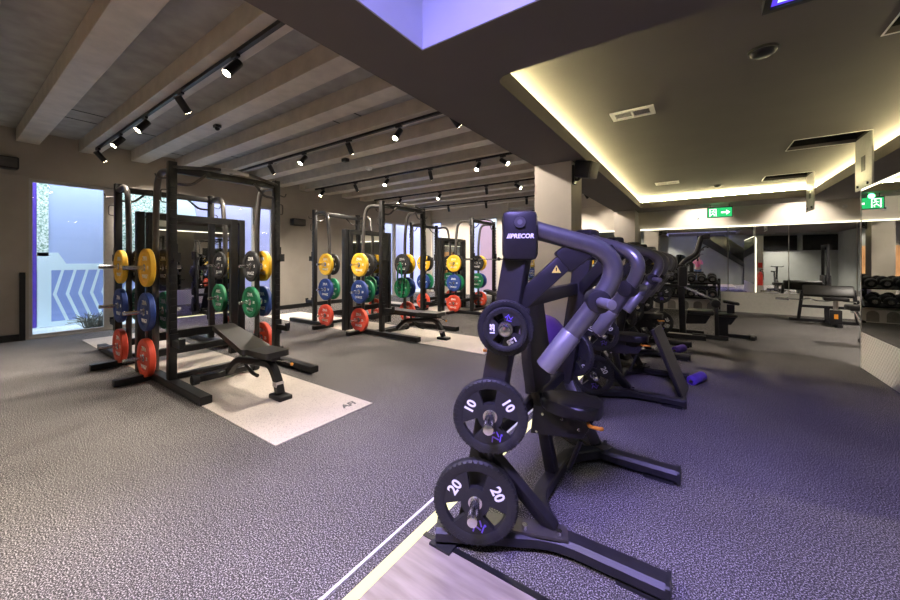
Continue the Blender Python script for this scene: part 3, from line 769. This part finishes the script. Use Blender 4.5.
    for x, z in ((-.24, .34), (-.20, .46), (-.08, .46), (.02, .42)): sb.cyl((x, -.056, z), (x, -.062, z), .009, n=8)
    sb.build('seat_bolt', M['chrome'], t)
    return t
MX = -.60
MY = (2.22, 4.56, 6.52)
PLAB = ['purple-lit press machine nearest the camera beside the wood landing', 'black press machine second in the row, beyond the nearest one', 'black press machine third in the row, before the tall lever machine']
pm0 = make_press((MX, MY[0], 0), PLAB[0])
for i in (1, 2): dupthing(pm0, (MX, MY[i], 0), 0, PLAB[i])
P20, P10, P2, P1 = (.205, '20', .045), (.178, '10', .042), (.132, '2.5', .034), (.102, '1.25', .03)
K = ['nearest press machine', 'second press machine', 'third press machine']
for i, my_ in enumerate(MY):
    for s in (-1, 1):
        n = V((.423, s * .906, 0)); mb, mt_ = V((-.35, s * .66, .09)), V((-.112, s * .605, 1.50))
        rz = R(25) if s < 0 else R(155)
        def at(z, d): return V((MX, my_, 0)) + mb + (mt_ - mb) * ((z - .09) / 1.41) + n * d - V((0, 0, .0004))
        side = 'near side' if s < 0 else 'far side'
        gr = 'black grip plates on the %s' % K[i]
        plate_at(P20, at(.25, .075), rz, 'black 20 plate on the bottom horn of the %s, %s' % (K[i], side), gr, R(-4))
        plate_at(P10, at(.675, .072), rz, 'black 10 plate on the middle horn of the %s, %s' % (K[i], side), gr, R(5))
        plate_at(P2, at(1.10, .068), rz, 'ribbed 2.5 plate, top horn of the %s, %s, behind another' % (K[i], side), gr, R(20))
        plate_at(P1, at(1.10, .101), rz, 'small 1.25 plate outermost on the top horn of the %s, %s' % (K[i], side), gr, R(150))

# leaning foot board and blue handles by the second machine
fb = empty('foot_board', (-.27, 4.50, 0), R(-5), 'dark brown board leaning beside the seat of the second press machine', 'board')
MB().beam((.14, 0, .02), (-.12, 0, .68), .42, .03, .006, up=(1, 0, 0)).build('board', M['vinyl'], fb)
MB().beam((.158, 0, .03), (-.102, 0, .69), .40, .004, up=(1, 0, 0)).build('facing', M['benchvinyl'], fb)
for y, x, lb in ((5.02, -.02, 'blue cylindrical roller handle on the floor beyond the leaning board, nearer one'), (6.52, -.25, 'blue cylindrical roller handle on the floor beyond the leaning board, farther one')):
    t = empty('roller', (x, y, .055), R(70), lb, 'roller', 'blue rollers')
    MB().cyl((-.15, 0, 0), (.15, 0, 0), .055, n=18, bev=.015).build('roll', M['muralpurple'], t)
    MB().cyl((-.17, 0, 0), (.17, 0, 0), .018, n=12).build('axle', M['chrome'], t)

# ---- tall lever machine farther down the row
lm = empty('lever_row_machine', (-.30, 8.0, 0), 0, 'black lever machine with a tall angled arm in front of the dumbbell rack', 'exercise machine')
MB().rail([(-.75, -.35, .05), (.40, -.30, .05)], .09, .08).rail([(-.75, .30, .05), (.38, .22, .05)], .09, .08).rail([(-.6, -.35, .05), (-.6, .30, .05)], .08, .07).build('base', M['mast'], lm)
MB().rail([(-.75, -.35, .095), (.2, -.31, .095)], .07, .01).build('base_plate', M['silver'], lm, smooth=False)
MB().beam((.06, -.22, .05), (.02, -.22, 1.34), .10, .10, .01, up=(1, 0, 0)).build('tower', M['mast'], lm)
MB().box((.06, -.22, 1.12), (.14, .17, .36), None, .03).build('chest_pad', M['vinyl'], lm)
MB().tube([(.0, -.22, 1.28), (.10, -.22, 1.42), (.26, -.22, 1.52), (.33, -.2, 1.82), (.38, -.2, 1.84)], .042, 12, .07).build('lever_arm', M['mast'], lm)
MB().tube([(.36, -.2, 1.83), (.46, -.2, 1.84)], .05, 10).tube([(.30, -.2, 1.56), (.38, -.2, 1.66), (.44, -.2, 1.64)], .012, 8, .05).build('lever_handle', M['tubegrey'], lm)
MB().beam((-.62, -.1, .95), (.45, -.1, .93), .05, .06, .008).beam((-.62, -.1, .1), (-.62, -.1, .95), .06, .06, .008).build('side_beam', M['mast'], lm)
MB().beam((.05, -.2, .95), (.52, -.1, .70), .04, .05, .006).build('leg_strut', M['chrome'], lm)
MB().cyl((.54, -.30, .66), (.54, .12, .66), .07, n=18, bev=.015).build('roller_pad', M['vinyl'], lm)
MB().beam((.56, -.1, .08), (.55, -.1, .64), .06, .06, .008).rail([(.2, -.1, .05), (.72, -.1, .05)], .08, .07).build('roller_post', M['mast'], lm)
MB().span((.12, -.24, .44), (.52, .14, .52), bev=.03).build('seat', M['vinyl'], lm)
MB().prism([(.10, .25), (.40, .28), (.48, .44), (.12, .44)], -.12, -.02, my).build('seat_carriage', M['mast'], lm)
for z in (.27, .80): MB().cyl((-.28, -.42, z), (-.28, -.15, z), .024, n=14).build('weight_horn', M['chrome'], lm)
MB().beam((-.28, -.17, .05), (-.28, -.17, 1.0), .06, .06, .008).build('horn_post', M['mast'], lm)
plate_at(P20, (-.58, 7.64, .27 - .0004), 0, 'black 20 plate on the lower horn of the tall lever machine', 'plates on the lever machine')
plate_at(P10, (-.58, 7.64, .80 - .0004), 0, 'black 10 plate on the upper horn of the tall lever machine', 'plates on the lever machine')

# ---- exercise bench behind it
ub = empty('curl_bench', (.42, 8.32, 0), 0, 'small seated bench with a raised elbow pad beside the tall lever machine', 'bench')
MB().rail([(-.15, 0, .04), (.42, 0, .04)], .07, .06).rail([(.36, -.16, .04), (.36, .16, .04)], .06, .06).build('base', M['mast'], ub)
MB().span((-.18, -.14, .38), (.16, .14, .44), bev=.03).build('seat', M['benchvinyl'], ub)
MB().prism([(-.12, .24), (.06, .24), (.14, .38), (-.15, .38)], -.05, .05, my).span((-.12, -.04, .05), (.02, .04, .3)).build('seat_frame', M['mast'], ub)
MB().span((.0, -.05, .45), (.11, .05, .60)).build('pad_post', M['mast'], ub)
MB().beam((-.06, 0, .66), (.18, 0, .62), .20, .05, .02).build('elbow_pad', M['vinyl'], ub)

# ---- preacher bench with curl bar
pb = empty('preacher_bench', (2.35, 11.35, 0), R(-6), 'black preacher curl bench with a wide pad in front of the far mirror', 'bench')
for s in (-1, 1):
    MB().beam((s * .46, .10, .05), (s * .40, .02, .72), .06, .08, .008, up=(0, 1, 0)).build('leg', M['mast'], pb)
MB().rail([(-.62, .12, .04), (.58, .12, .04)], .08, .06).rail([(0, .12, .04), (.12, -.62, .04)], .08, .06).build('base', M['mast'], pb)
MB().beam((-.44, .08, .36), (.44, .08, .36), .05, .06, .006).span((-.04, .05, .06), (.04, .13, .36)).build('crossbar', M['mast'], pb)
MB().box((0, .02, .72), (.80, .12, .26), M4.Rotation(R(-28), 3, 'X'), .03).build('arm_pad', M['benchvinyl'], pb)
MB().span((-.02, -.56, .05), (.16, -.44, .36), bev=.01).build('seat_post', M['mast'], pb)
MB().span((.035, -.53, .36), (.105, -.47, .56)).build('seat_stem', M['silver'], pb)
MB().span((.04, -.562, .18), (.10, -.56, .28)).build('warning_sticker', M['orangepl'], pb, smooth=False)
MB().span((-.12, -.62, .56), (.26, -.38, .63), bev=.025).build('seat', M['vinyl'], pb)
for s in (-1, 1): MB().beam((s * .44, .06, .50), (s * .44, -.10, .50), .03, .03).beam((s * .44, -.10, .48), (s * .44, -.10, .56), .03, .03).build('bar_hook', M['black'], pb)
eb = empty('curl_bar', (2.26, 11.28, .5165), R(-6), 'wavy steel curl bar on the hooks of the preacher bench', 'barbell')
MB().tube([(-.62, 0, 0), (-.34, 0, 0), (-.22, 0, .04), (-.1, 0, -.01), (.1, 0, -.01), (.22, 0, .04), (.34, 0, 0), (.62, 0, 0)], .013, 10, .06).build('shaft', M['chrome'], eb)
for s in (-1, 1): MB().cyl((s * .56, 0, 0), (s * .78, 0, 0), .025).cyl((s * .55, 0, 0), (s * .58, 0, 0), .038).build('sleeve', M['chrome'], eb)

# ---- flat bench half hidden by the partition
fbn = empty('flat_bench', (2.66, 8.85, 0), 0, 'black padded bench cut off by the edge of the partition mirror', 'bench')
MB().span((-.60, -.16, .57), (.62, .16, .66), bev=.025).build('pad', M['vinyl'], fbn)
MB().beam((-.50, 0, .56), (-.32, 0, .06), .07, .05, .006, up=(1, 0, 0)).beam((.50, 0, .56), (.45, 0, .06), .07, .05, .006, up=(1, 0, 0)).beam((-.55, 0, .55), (.55, 0, .55), .06, .05).build('frame', M['chrome'], fbn)
MB().rail([(-.35, -.3, .03), (-.35, .3, .03)], .09, .06).rail([(.45, -.3, .03), (.45, .3, .03)], .09, .06).build('foot', M['mast'], fbn)
ft2 = empty('weight_stack_frame', (3.15, 7.7, 0), 0, 'low black machine foot sticking out past the partition mirror', 'exercise machine')
MB().rail([(-1.02, -.18, .05), (.6, -.18, .05)], .1, .08).rail([(-.9, .32, .05), (.6, .32, .05)], .1, .08).rail([(.4, -.3, .05), (.4, .45, .05)], .1, .08).build('base', M['mast'], ft2)
MB().beam((.4, -.25, .05), (.4, -.25, 1.9), .08, .08, .01).beam((.4, .40, .05), (.4, .40, 1.9), .08, .08, .01).beam((.4, -.3, 1.9), (.4, .45, 1.9), .08, .08, .01).build('frame', M['mast'], ft2)
MB().span((.3, -.15, .1), (.5, .28, .9), bev=.01).build('weight_stack', M['rubber'], ft2)

# ---- dumbbell rack
dr = empty('dumbbell_rack', (-.34, 12.26, 0), 0, 'two tier dumbbell rack against the far mirror', 'rack')
for s in (-1, 1):
    MB().beam((s * .80, .22, .0), (s * .80, .22, .9), .06, .06).beam((s * .80, -.28, .02), (s * .80, .26, .02), .06, .05).beam((s * .80, -.26, .36), (s * .80, .22, .86), .04, .05).build('side_frame', M['black'], dr)
for z, y in ((.80, .06), (.40, -.14)):
    MB().box((0, y, z), (1.60, .26, .03), M4.Rotation(R(14), 3, 'X')).build('shelf', M['black'], dr, smooth=False)
ar = MB()
MB().span((-.78, -.10, .0), (.78, .20, .30)).build('plinth', M['whitepl'], dr, smooth=False)
for i in range(5):
    x = -.62 + i * .31
    p = [(x - .10, .02), (x + .10, .02)] + [(x + .10 * math.cos(R(a)), .17 + .10 * math.sin(R(a))) for a in range(0, 181, 20)]
    MB().prism(p, -.106, -.10, my).build('arched_niche', M['niche'], dr, smooth=False)
def dumbbell():
    t = empty('dumbbell', (0, 0, 0))
    MB().cyl((0, -.07, 0), (0, .07, 0), .016, n=10).build('handle', M['chrome'], t)
    for s in (-1, 1):
        h = MB().cyl((0, s * .055, 0), (0, s * .16, 0), .102, n=20, bev=.022).build('head', M['rubber'], t)
        MB().cyl((0, s * .159, 0), (0, s * .163, 0), .05, n=16).build('end_disc', M['chrome'], h)
    return t
d0 = dumbbell(); fst = True
ords = ['first', 'second', 'third', 'fourth', 'fifth', 'sixth', 'seventh', 'eighth']
for tier, (z, y) in (('upper', (.80, .06)), ('lower', (.40, -.14))):
    for i in range(6):
        c = d0 if fst else dup(d0); fst = False
        c.location = (-.12 - .70 + i * .24 - .3 + .22, 12.26 + y - .01, z + .017 + .108)
        c.rotation_euler = (R(14), 0, 0)
        tag(c, 'black round dumbbell, %s from the right on the %s tier of the dumbbell rack' % (ords[5 - i], tier), 'dumbbell', 'dumbbells on the far rack')

# ---- purple ball and column bits
tag(MB().ball((0, 0, 0), .33, n=32).build('exercise_ball', M['ball'], None, (-1.80, 4.85, .33)), 'purple exercise ball on the floor in front of the near column', 'ball')
sp = empty('wall_speaker', (-1.56, 5.48, 2.72), 0, 'black loudspeaker bracketed to the side of the near column', 'loudspeaker', 'wall loudspeakers')
MB().span((0, -.05, -.16), (.03, .09, .12), bev=.006).tube([(.02, .02, -.08), (.08, .02, -.10), (.12, .02, -.02)], .022, 8, .03).build('bracket', M['black'], sp)
MB().box((.18, .02, .04), (.28, .22, .25), M4.Rotation(R(-18), 3, 'Z') @ M4.Rotation(R(14), 3, 'Y'), .03).build('cabinet', M['black'], sp)
MB().box((.28, -.012, .012), (.10, .205, .235), M4.Rotation(R(-18), 3, 'Z') @ M4.Rotation(R(14), 3, 'Y'), .02).build('grille', M['tubegrey'], sp)
for (y, z, lb) in ((6.05, 2.52, 'black loudspeaker high on the grey left wall between the windows'), (.62, 3.07, 'black loudspeaker at the left edge high on the wall')):
    t = empty('wall_speaker', (XL, y, z), 0, lb, 'loudspeaker', 'wall loudspeakers')
    MB().span((0, -.04, -.04), (.10, .04, .04)).build('bracket', M['black'], t)
    MB().span((.08, -.2, -.10), (.28, .2, .10), bev=.02).build('cabinet', M['black'], t)
    MB().span((.28, -.18, -.08), (.283, .18, .08)).build('grille', M['tubegrey'], t, smooth=False)

# ------------------------------------------------------------------ ceiling fittings on the raised ceiling
for (x, y, lb) in ((-.68, 4.95, 'white ceiling air vent nearer the camera on the dark ceiling'), (-.62, 9.9, 'white ceiling air vent near the far end of the dark ceiling')):
    t = empty('ceiling_vent', (x, y, ZC), 0, lb, 'vent', 'ceiling vents')
    MB().slab(rect(-.24, -.14, .24, .14), [rect(-.19, -.09, -.01, .09), rect(.01, -.09, .19, .09)], -.018, 0).build('frame', M['whitepl'], t, smooth=False)
    g = MB()
    for k in range(6): g.box((0, -.075 + k * .03, -.008), (.38, .018, .003), M4.Rotation(R(25), 3, 'X'))
    g.build('louvre', M['silver'], t, smooth=False)
for (x, y, r, lb) in ((.46, 4.12, .11, 'black round ceiling speaker grille nearest the camera'), (.37, 10.9, .09, 'small black dome detector near the exit sign')):
    t = empty('ceiling_dome', (x, y, ZC), 0, lb, 'ceiling dome')
    MB().lathe([(0, -.055), (r * .55, -.05), (r * .8, -.03), (r * .85, -.02), (0, -.02)], 24).build('dome', M['black'], t)
    MB().lathe([(r, -.02), (r, 0), (0, 0), (0, -.02)], 24).build('ring', M['tubegrey'], t)
lb_ = empty('ceiling_light_box', (.95, 3.04, ZC), 0, 'blue and white glowing ceiling screen at the top right edge', 'light panel')
MB().slab(rect(-.58, -.36, .58, .36), [rect(-.54, -.32, .54, .32)], -.07, 0).build('frame', M['black'], lb_, smooth=False)
MB().slab(rect(-.54, -.32, .54, .32), [rect(-.505, -.32, .54, .30)], -.05, -.04).build('violet_edge', M['panelblue'], lb_, smooth=False)
MB().span((-.505, -.285, -.045), (.54, .30, -.04)).build('diffuser', M['panelcyan'], lb_, smooth=False)
ex = empty('exit_sign', (.45, 11.9, ZS - .05), R(0), 'green exit sign with a running figure and a right arrow hanging near the far wall', 'sign')
MB().span((-.27, -.03, -.30), (.27, .03, -.02), bev=.004).cyl((-.2, 0, -.02), (-.2, 0, .05), .01).cyl((.2, 0, -.02), (.2, 0, .05), .01).build('casing', M['black'], ex, smooth=False)
MB().span((-.255, -.034, -.285), (.255, -.031, -.05)).build('green_face', M['exitgreen'], ex, smooth=False)
gs = MB().prism([(.03, -.15), (.03, -.19), (.14, -.19), (.14, -.235), (.22, -.17), (.14, -.105), (.14, -.15)], -.037, -.034, my)
gs.span((-.22, -.037, -.27), (-.20, -.034, -.07)).span((-.22, -.037, -.085), (-.07, -.034, -.07)).span((-.085, -.037, -.27), (-.07, -.034, -.07))
gs.cyl((-.13, -.037, -.105), (-.13, -.034, -.105), .016, n=12)
for a, b in (((-.14, -.12), (-.15, -.19)), ((-.15, -.19), (-.11, -.22)), ((-.11, -.22), (-.12, -.26)), ((-.15, -.19), (-.19, -.24)), ((-.14, -.135), (-.10, -.16)), ((-.14, -.135), (-.18, -.15))):
    gs.beam((a[0], -.0355, a[1]), (b[0], -.0355, b[1]), .003, .018, up=(0, 0, 1))
gs.build('pictogram', M['exitwhite'], ex, smooth=False)
gl = bpy.data.lights.new('exit_glow', 'POINT'); gl.energy = 1.2; gl.color = (.1, 1, .3); gl.shadow_soft_size = .05
go = bpy.data.objects.new('exit_glow', gl); COL.objects.link(go); go.parent = ex; go.location = (-.05, -.12, -.02)
dt = empty('wall_detector', (-.02, YB, 2.62), 0, 'small round white detector on the far wall left of the exit sign', 'detector')
MB().cyl((0, 0, 0), (0, -.03, 0), .06, n=20, bev=.01).build('base', M['silver'], dt); MB().cyl((0, -.03, 0), (0, -.035, 0), .025, n=16).build('lens', M['black'], dt)
dt2 = empty('wall_detector', (2.9, YB, 2.72), 0, 'small detector high on the far wall at the right', 'detector')
MB().cyl((0, 0, 0), (0, -.03, 0), .05, n=20, bev=.01).build('base', M['silver'], dt2)

# ------------------------------------------------------------------ tracks and spot lights
def spot_fixture(loc, aim, lit, label, energy):
    t = empty('track_spotlight', loc, 0, label, 'spotlight', 'track spotlights under the beams')
    a = V(aim).normalized()
    MB().span((-.06, -.018, -.025), (.06, .018, 0)).cyl((0, 0, -.02), (0, 0, -.09), .009, n=8).build('adapter', M['black'], t, smooth=False)
    p = V((0, 0, -.10))
    MB().cyl(p - a * .06, p + a * .14, .044, n=16, bev=.004).build('body', M['black'], t)
    MB().cyl(p + a * .1401, p + a * .1407, .040, n=16).build('lens', M['lens'], t, smooth=False)
    if energy:
        l = bpy.data.lights.new('spot', 'SPOT'); l.energy = energy; l.color = (1, .88, .74); l.spot_size = R(78); l.spot_blend = .7; l.shadow_soft_size = .035
        o = bpy.data.objects.new('spot_light', l); COL.objects.link(o); o.parent = t; o.location = p + a * .16
        o.rotation_euler = a.to_track_quat('-Z', 'Y').to_euler()
    return t
TRK = [(-.60, -9.2, -2.6, [(-3.5, 'A'), (-5.5, 'A'), (-7.5, 'A')]), (1.70, -9.2, -2.6, [(-3.8, 'A'), (-5.2, 'B'), (-6.5, 'A'), (-7.7, 'A'), (-9.05, 'B')]),  # first entry is an unseen track added to light the rear
       (3.79, -9.2, -2.6, [(-3.75, 'A'), (-4.9, 'B'), (-6.2, 'A'), (-7.4, 'B'), (-2.75, 'C')]),
       (6.05, -9.2, -2.6, [(-3.7, 'A'), (-4.95, 'B'), (-6.3, 'A'), (-7.45, 'B'), (-8.85, 'A'), (-3.15, 'D')]),
       (8.30, -9.2, -2.6, [(-3.1, 'A'), (-4.8, 'B'), (-6.4, 'A'), (-8.0, 'A'), (-3.9, 'D')]),
       (10.6, -9.2, -2.6, [(-2.9, 'B'), (-4.6, 'B'), (-6.1, 'B'), (-7.7, 'B'), (-8.9, 'B'), (-2.75, 'C')])]
TN = ['added unseen, back', 'first', 'second', 'third', 'fourth', 'fifth']
for ti, (y, xa, xb, hs) in enumerate(TRK):
    zt = 3.5
    ty = .94 + .772 * round((y - .94) / .772)
    tag(MB().span((xa, ty - .02, zt - .04), (xb, ty + .02, zt)).build('light_track', M['black'], smooth=False), 'black lighting track under a ceiling beam, %s from the camera' % TN[ti], 'light track', 'lighting tracks')
    for hi, (x, k) in enumerate(hs):
        aim = {'A': (.0, -.6, -.8), 'B': (-.25, .65, -.7), 'C': (.22, .65, -.60), 'D': (.82, -.15, -.55)}[k]  # column-facing and right-facing lamps are added to brighten columns and partition
        lab = '%s spotlight, %s from the right on the %s track' % ({'A': 'brightly glowing', 'B': 'turned away', 'C': 'added column facing', 'D': 'added right facing'}[k], ords[hi], ['added unseen rear', 'nearest', 'second nearest', 'middle', 'second farthest', 'farthest'][ti])
        spot_fixture((x, ty, zt - .04), aim, k == 'A', lab, {'A': 300, 'B': 300, 'C': 120, 'D': 300}[k] * (.5, 1, 1, 1, 1, .8)[ti])
# small wall wash lamps above the far mirror
WW = [(.0, 'left'), (2.1, 'middle'), (4.2, 'right')]
for x, nm in WW:
    t = empty('recessed_downlight', (x, 11.85, ZS), 0, 'small recessed downlight washing the far wall, %s one' % nm, 'downlight', 'recessed downlights by the far wall')
    MB().lathe([(.028, -.004), (.045, -.004), (.045, 0), (.028, 0), (.028, -.004)], 20).build('ring', M['black'], t)
    l = bpy.data.lights.new('spot', 'SPOT'); l.energy = 62; l.color = (1, .90, .76); l.spot_size = R(105); l.spot_blend = .6; l.shadow_soft_size = .02
    o = bpy.data.objects.new('spot_light', l); COL.objects.link(o); o.parent = t; o.location = (0, 0, -.02)
    o.rotation_euler = V((0, .75, -.66)).to_track_quat('-Z', 'Y').to_euler()
t = empty('smoke_detector', (-6.1, 5.572, 3.5), 0, 'round white smoke detector under a beam above the middle rack', 'detector')
MB().lathe([(0, -.06), (.05, -.055), (.075, -.03), (.08, 0), (0, 0)], 20).build('body', M['whitepl'], t)
t = empty('motion_sensor', (-5.95, 4.80, 3.503), 0, 'small black box sensor under a beam beside the second lighting track', 'detector')
MB().span((-.07, -.05, -.07), (.07, .05, 0), bev=.01).build('body', M['black'], t)
# security dome under a beam
sd = empty('beam_camera', (-6.1, 2.484, 3.5), 0, 'small black dome camera under a beam', 'camera')
MB().span((-.05, -.04, -.04), (.05, .04, 0)).build('base', M['black'], sd); MB().ball((0, 0, -.05), .035).build('dome', M['black'], sd)

def area(name, loc, aim, sx, sy, e, col):
    l = bpy.data.lights.new(name, 'AREA'); l.shape = 'RECTANGLE'; l.size = sx; l.size_y = sy; l.energy = e; l.color = col
    o = bpy.data.objects.new(name, l); COL.objects.link(o); o.location = loc
    o.rotation_euler = V(aim).to_track_quat('-Z', 'Y').to_euler(); return o
# violet lamp panel high in the void
vl = area('violet_void_lamp', (-.35, -.9, 4.9), (-.03, .54, -.84), 1.3, .5, 74, (.40, .32, 1.0)); vl.data.spread = R(72)
area('void_top_lamp', (.1, .2, 5.15), (0, 0, -1), 2.4, 2.0, 26, (.80, .86, 1.0))

for y0_, y1_, z1_, nm in ((*W1, 2.88, 'long'), (*W2, 2.88, 'short')):
    o = area('daylight_portal_' + nm, (XL - .15, (y0_ + y1_) / 2, z1_ / 2), (1, 0, 0), y1_ - y0_, z1_, 1, (1, 1, 1)); o.data.cycles.is_portal = True
o = area('daylight_portal_back', (sum(B2) / 2, YB + .15, 1.55), (0, -1, 0), B2[1] - B2[0], 3.1, 1, (1, 1, 1)); o.data.cycles.is_portal = True
# unseen downlights added to brighten the room beyond the partition and behind the camera
for i, (x, y) in enumerate(((3.6, .5), (3.6, 3.5), (3.6, 6.5), (3.6, 9.6), (-1.85, -.6), (3.6, -1.0))):
    t = empty('recessed_downlight', (x, y, ZS), 0, 'unseen downlight added in the lowered ceiling, %s' % ('right strip, %s from the rear' % ords[i] if x > 0 else 'behind the camera on the left'), 'downlight', 'added downlights of the lowered ceiling')
    MB().lathe([(.04, -.004), (.06, -.004), (.06, 0), (.04, 0), (.04, -.004)], 20).build('ring', M['black'], t)
    l = bpy.data.lights.new('spot', 'SPOT'); l.energy = 420; l.color = (1, .90, .78); l.spot_size = R(120); l.spot_blend = .8; l.shadow_soft_size = .04
    o = bpy.data.objects.new('spot_light', l); COL.objects.link(o); o.parent = t; o.location = (0, 0, -.02)

# green resistance band on the middle rack
rb = []
for i in range(29):
    q = 2 * PI * i / 28
    rb.append((.055 * math.sin(q) * (1.3 - .5 * math.cos(q)), 0, -.36 + .36 * math.cos(q)))
bnd = MB(); pts = [V(p) for p in rb]
bnd.sweep(pts, [(-.022, -.004), (.022, -.004), (.022, .004), (-.022, .004)], up=(0, 1, 0))
tag(bnd.build('resistance_band', M['green'], None, (RACKX + .52, RACKY[1] + .60 - .165, 1.36)), 'green resistance band hanging from an inner peg of the middle rack', 'resistance band')

# ------------------------------------------------------------------ person (photographer, seen in the far mirror)
def skinmesh(name, verts, edges, m, parent, sub=1):
    me = bpy.data.meshes.new(name); me.from_pydata([v[0] for v in verts], edges, [])
    o = bpy.data.objects.new(name, me); COL.objects.link(o)
    md = o.modifiers.new('Skin', 'SKIN')
    for i, v in enumerate(verts):
        sv = me.skin_vertices[0].data[i]; sv.radius = (v[1], v[2] if len(v) > 2 else v[1])
    me.skin_vertices[0].data[0].use_root = True
    o.modifiers.new('Sub', 'SUBSURF').levels = sub; o.modifiers['Sub'].render_levels = sub
    bpy.context.view_layer.update()
    dg = bpy.context.evaluated_depsgraph_get()
    me2 = bpy.data.meshes.new_from_object(o.evaluated_get(dg))
    bpy.data.objects.remove(o)
    for p in me2.polygons: p.use_smooth = True
    me2.materials.clear(); me2.materials.append(m)
    q = bpy.data.objects.new(name, me2); COL.objects.link(q)
    if parent: q.parent = parent
    return q
pe = empty('person', (-.06, -.42, .006), 0, 'person in a pink top and jeans holding up a phone, seen in the far mirror', 'person')
def bodyset(k):
    v = [((0, 0, .92), .13 + k, .10 + k)]; e = []
    def add(par, p, *r):
        v.append((p, *[x + k for x in r])); e.append((par, len(v) - 1)); return len(v) - 1
    w = add(0, (0, 0, 1.08), .115, .09); c = add(w, (0, .01, 1.26), .135, .10); ch = add(c, (0, 0, 1.36), .12, .085)
    return v, e, add, ch
v, e, add, ch = bodyset(0)
nk = add(ch, (0, .01, 1.44), .05, .05); hd = add(nk, (0, .03, 1.51), .062, .07); h2 = add(hd, (0, .03, 1.58), .076, .088); h3 = add(h2, (0, .025, 1.645), .06, .07)
ns = add(h2, (0, .125, 1.555), .012, .012)
for s in (-1, 1):
    a = add(ch, (s * .15, 0, 1.37), .052); b = add(a, (s * .22, .06, 1.16), .042); c_ = add(b, (s * .10, .24, 1.34), .032); hnd = add(c_, (s * .075, .285, 1.40), .026, .032)
    for f in range(4):
        f1 = add(hnd, (s * (.06 - .004 * f), .305 + .004, 1.415 + .014 * f), .0085); add(f1, (s * .03, .312, 1.418 + .014 * f), .007)
    t1 = add(hnd, (s * .06, .28, 1.45), .009); add(t1, (s * .035, .285, 1.46), .008)
    hp = add(0, (s * .09, 0, .84), .085); kn = add(hp, (s * .10, .02, .48), .056); an = add(kn, (s * .11, -.01, .09), .036); add(an, (s * .115, .13, .03), .03, .026)
    ea = add(h2, (s * .085, .02, 1.56), .014, .02)
body = skinmesh('body', v, e, M['skin'], pe)
v, e, add, ch = bodyset(.014)
for s in (-1, 1):
    a = add(ch, (s * .15, 0, 1.37), .056); b = add(a, (s * .22, .06, 1.16), .047); add(b, (s * .11, .22, 1.325), .036)
skinmesh('top', v, e, M['pink'], pe)
v = [((0, 0, .93), .14, .115)]; e = []
for s in (-1, 1):
    i = len(v); v += [((s * .09, 0, .84), .10, .105), ((s * .10, .02, .48), .070), ((s * .11, -.01, .10), .055)]; e += [(0, i), (i, i + 1), (i + 1, i + 2)]
skinmesh('jeans', v, e, M['denim'], pe)
for s in (-1, 1): MB().ball((s * .115, .05, .035), .05, (.9, 2.4, .75), 14).build('shoe', M['whitepl'], pe)
hr = MB().ball((0, .005, 1.60), .098, (.95, 1.05, 1.0), 18).ball((0, -.05, 1.52), .07, (1.1, .7, 1.5), 14)
hr.build('hair', M['hair'], pe)
fc = MB()
for s in (-1, 1): fc.ball((s * .033, .112, 1.585), .010, n=8)
fc.build('eye', M['screen'], pe); MB().ball((0, .105, 1.515), .022, (1, .4, .35), 8).build('mouth', M['pink'], pe)
ph = tag(MB().span((-.04, -.005, -.04), (.04, .005, .11), bev=.004).build('phone', M['black'], None, (-.06, -.10, 1.39)), 'dark phone held up by the person, seen in the far mirror', 'phone')

# a few things behind the camera that show only in mirrors
eb2 = empty('exercise_bike', (2.9, 3.0, 0), R(90), 'black exercise bike beyond the partition, seen in the far mirror', 'exercise bike')
MB().rail([(-.55, -.25, .04), (-.55, .25, .04)], .07, .06).rail([(.5, -.25, .04), (.5, .25, .04)], .07, .06).rail([(-.55, 0, .06), (.5, 0, .06)], .08, .07).build('base', M['mast'], eb2)
MB().beam((-.1, 0, .1), (-.32, 0, .85), .06, .06).beam((.25, 0, .1), (.36, 0, 1.1), .06, .06).build('frame', M['mast'], eb2)
MB().cyl((.32, -.03, .32), (.32, .03, .32), .23, n=28).build('flywheel', M['tubegrey'], eb2)
MB().prism([(-.5, -.10), (-.2, -.02), (-.2, .02), (-.5, .10)], .85, .91).build('saddle', M['vinyl'], eb2)
MB().tube([(.55, -.2, 1.15), (.36, -.2, 1.12), (.36, .2, 1.12), (.55, .2, 1.15)], .016, 8, .06).build('handlebar', M['black'], eb2)

# ------------------------------------------------------------------ world, camera, view
w = bpy.data.worlds.new('World'); scn.world = w; w.use_nodes = True
nt = w.node_tree; bg = nt.nodes['Background']
bg.inputs['Color'].default_value = (.86, .93, 1, 1); bg.inputs['Strength'].default_value = 5.0

cam = bpy.data.cameras.new('Camera'); co = bpy.data.objects.new('Camera', cam); COL.objects.link(co)
cam.sensor_fit = 'HORIZONTAL'; cam.sensor_width = 36; cam.lens = 36 * 358 / 900
cam.shift_x = 0; cam.shift_y = -(300 - 260) / 900
cam.clip_start = .02
co.location = (0, 0, H); co.rotation_euler = (R(90), 0, R(34.82))
scn.camera = co
scn.view_settings.view_transform = 'Standard'; scn.view_settings.look = 'None'
scn.view_settings.exposure = 0.6; scn.view_settings.gamma = 1; scn.view_settings.use_curve_mapping = False
cy = scn.cycles
cy.use_denoising = True; cy.max_bounces = 10; cy.diffuse_bounces = 5; cy.glossy_bounces = 6; cy.transparent_max_bounces = 12
cy.sample_clamp_indirect = 6; cy.caustics_reflective = False; cy.caustics_refractive = False
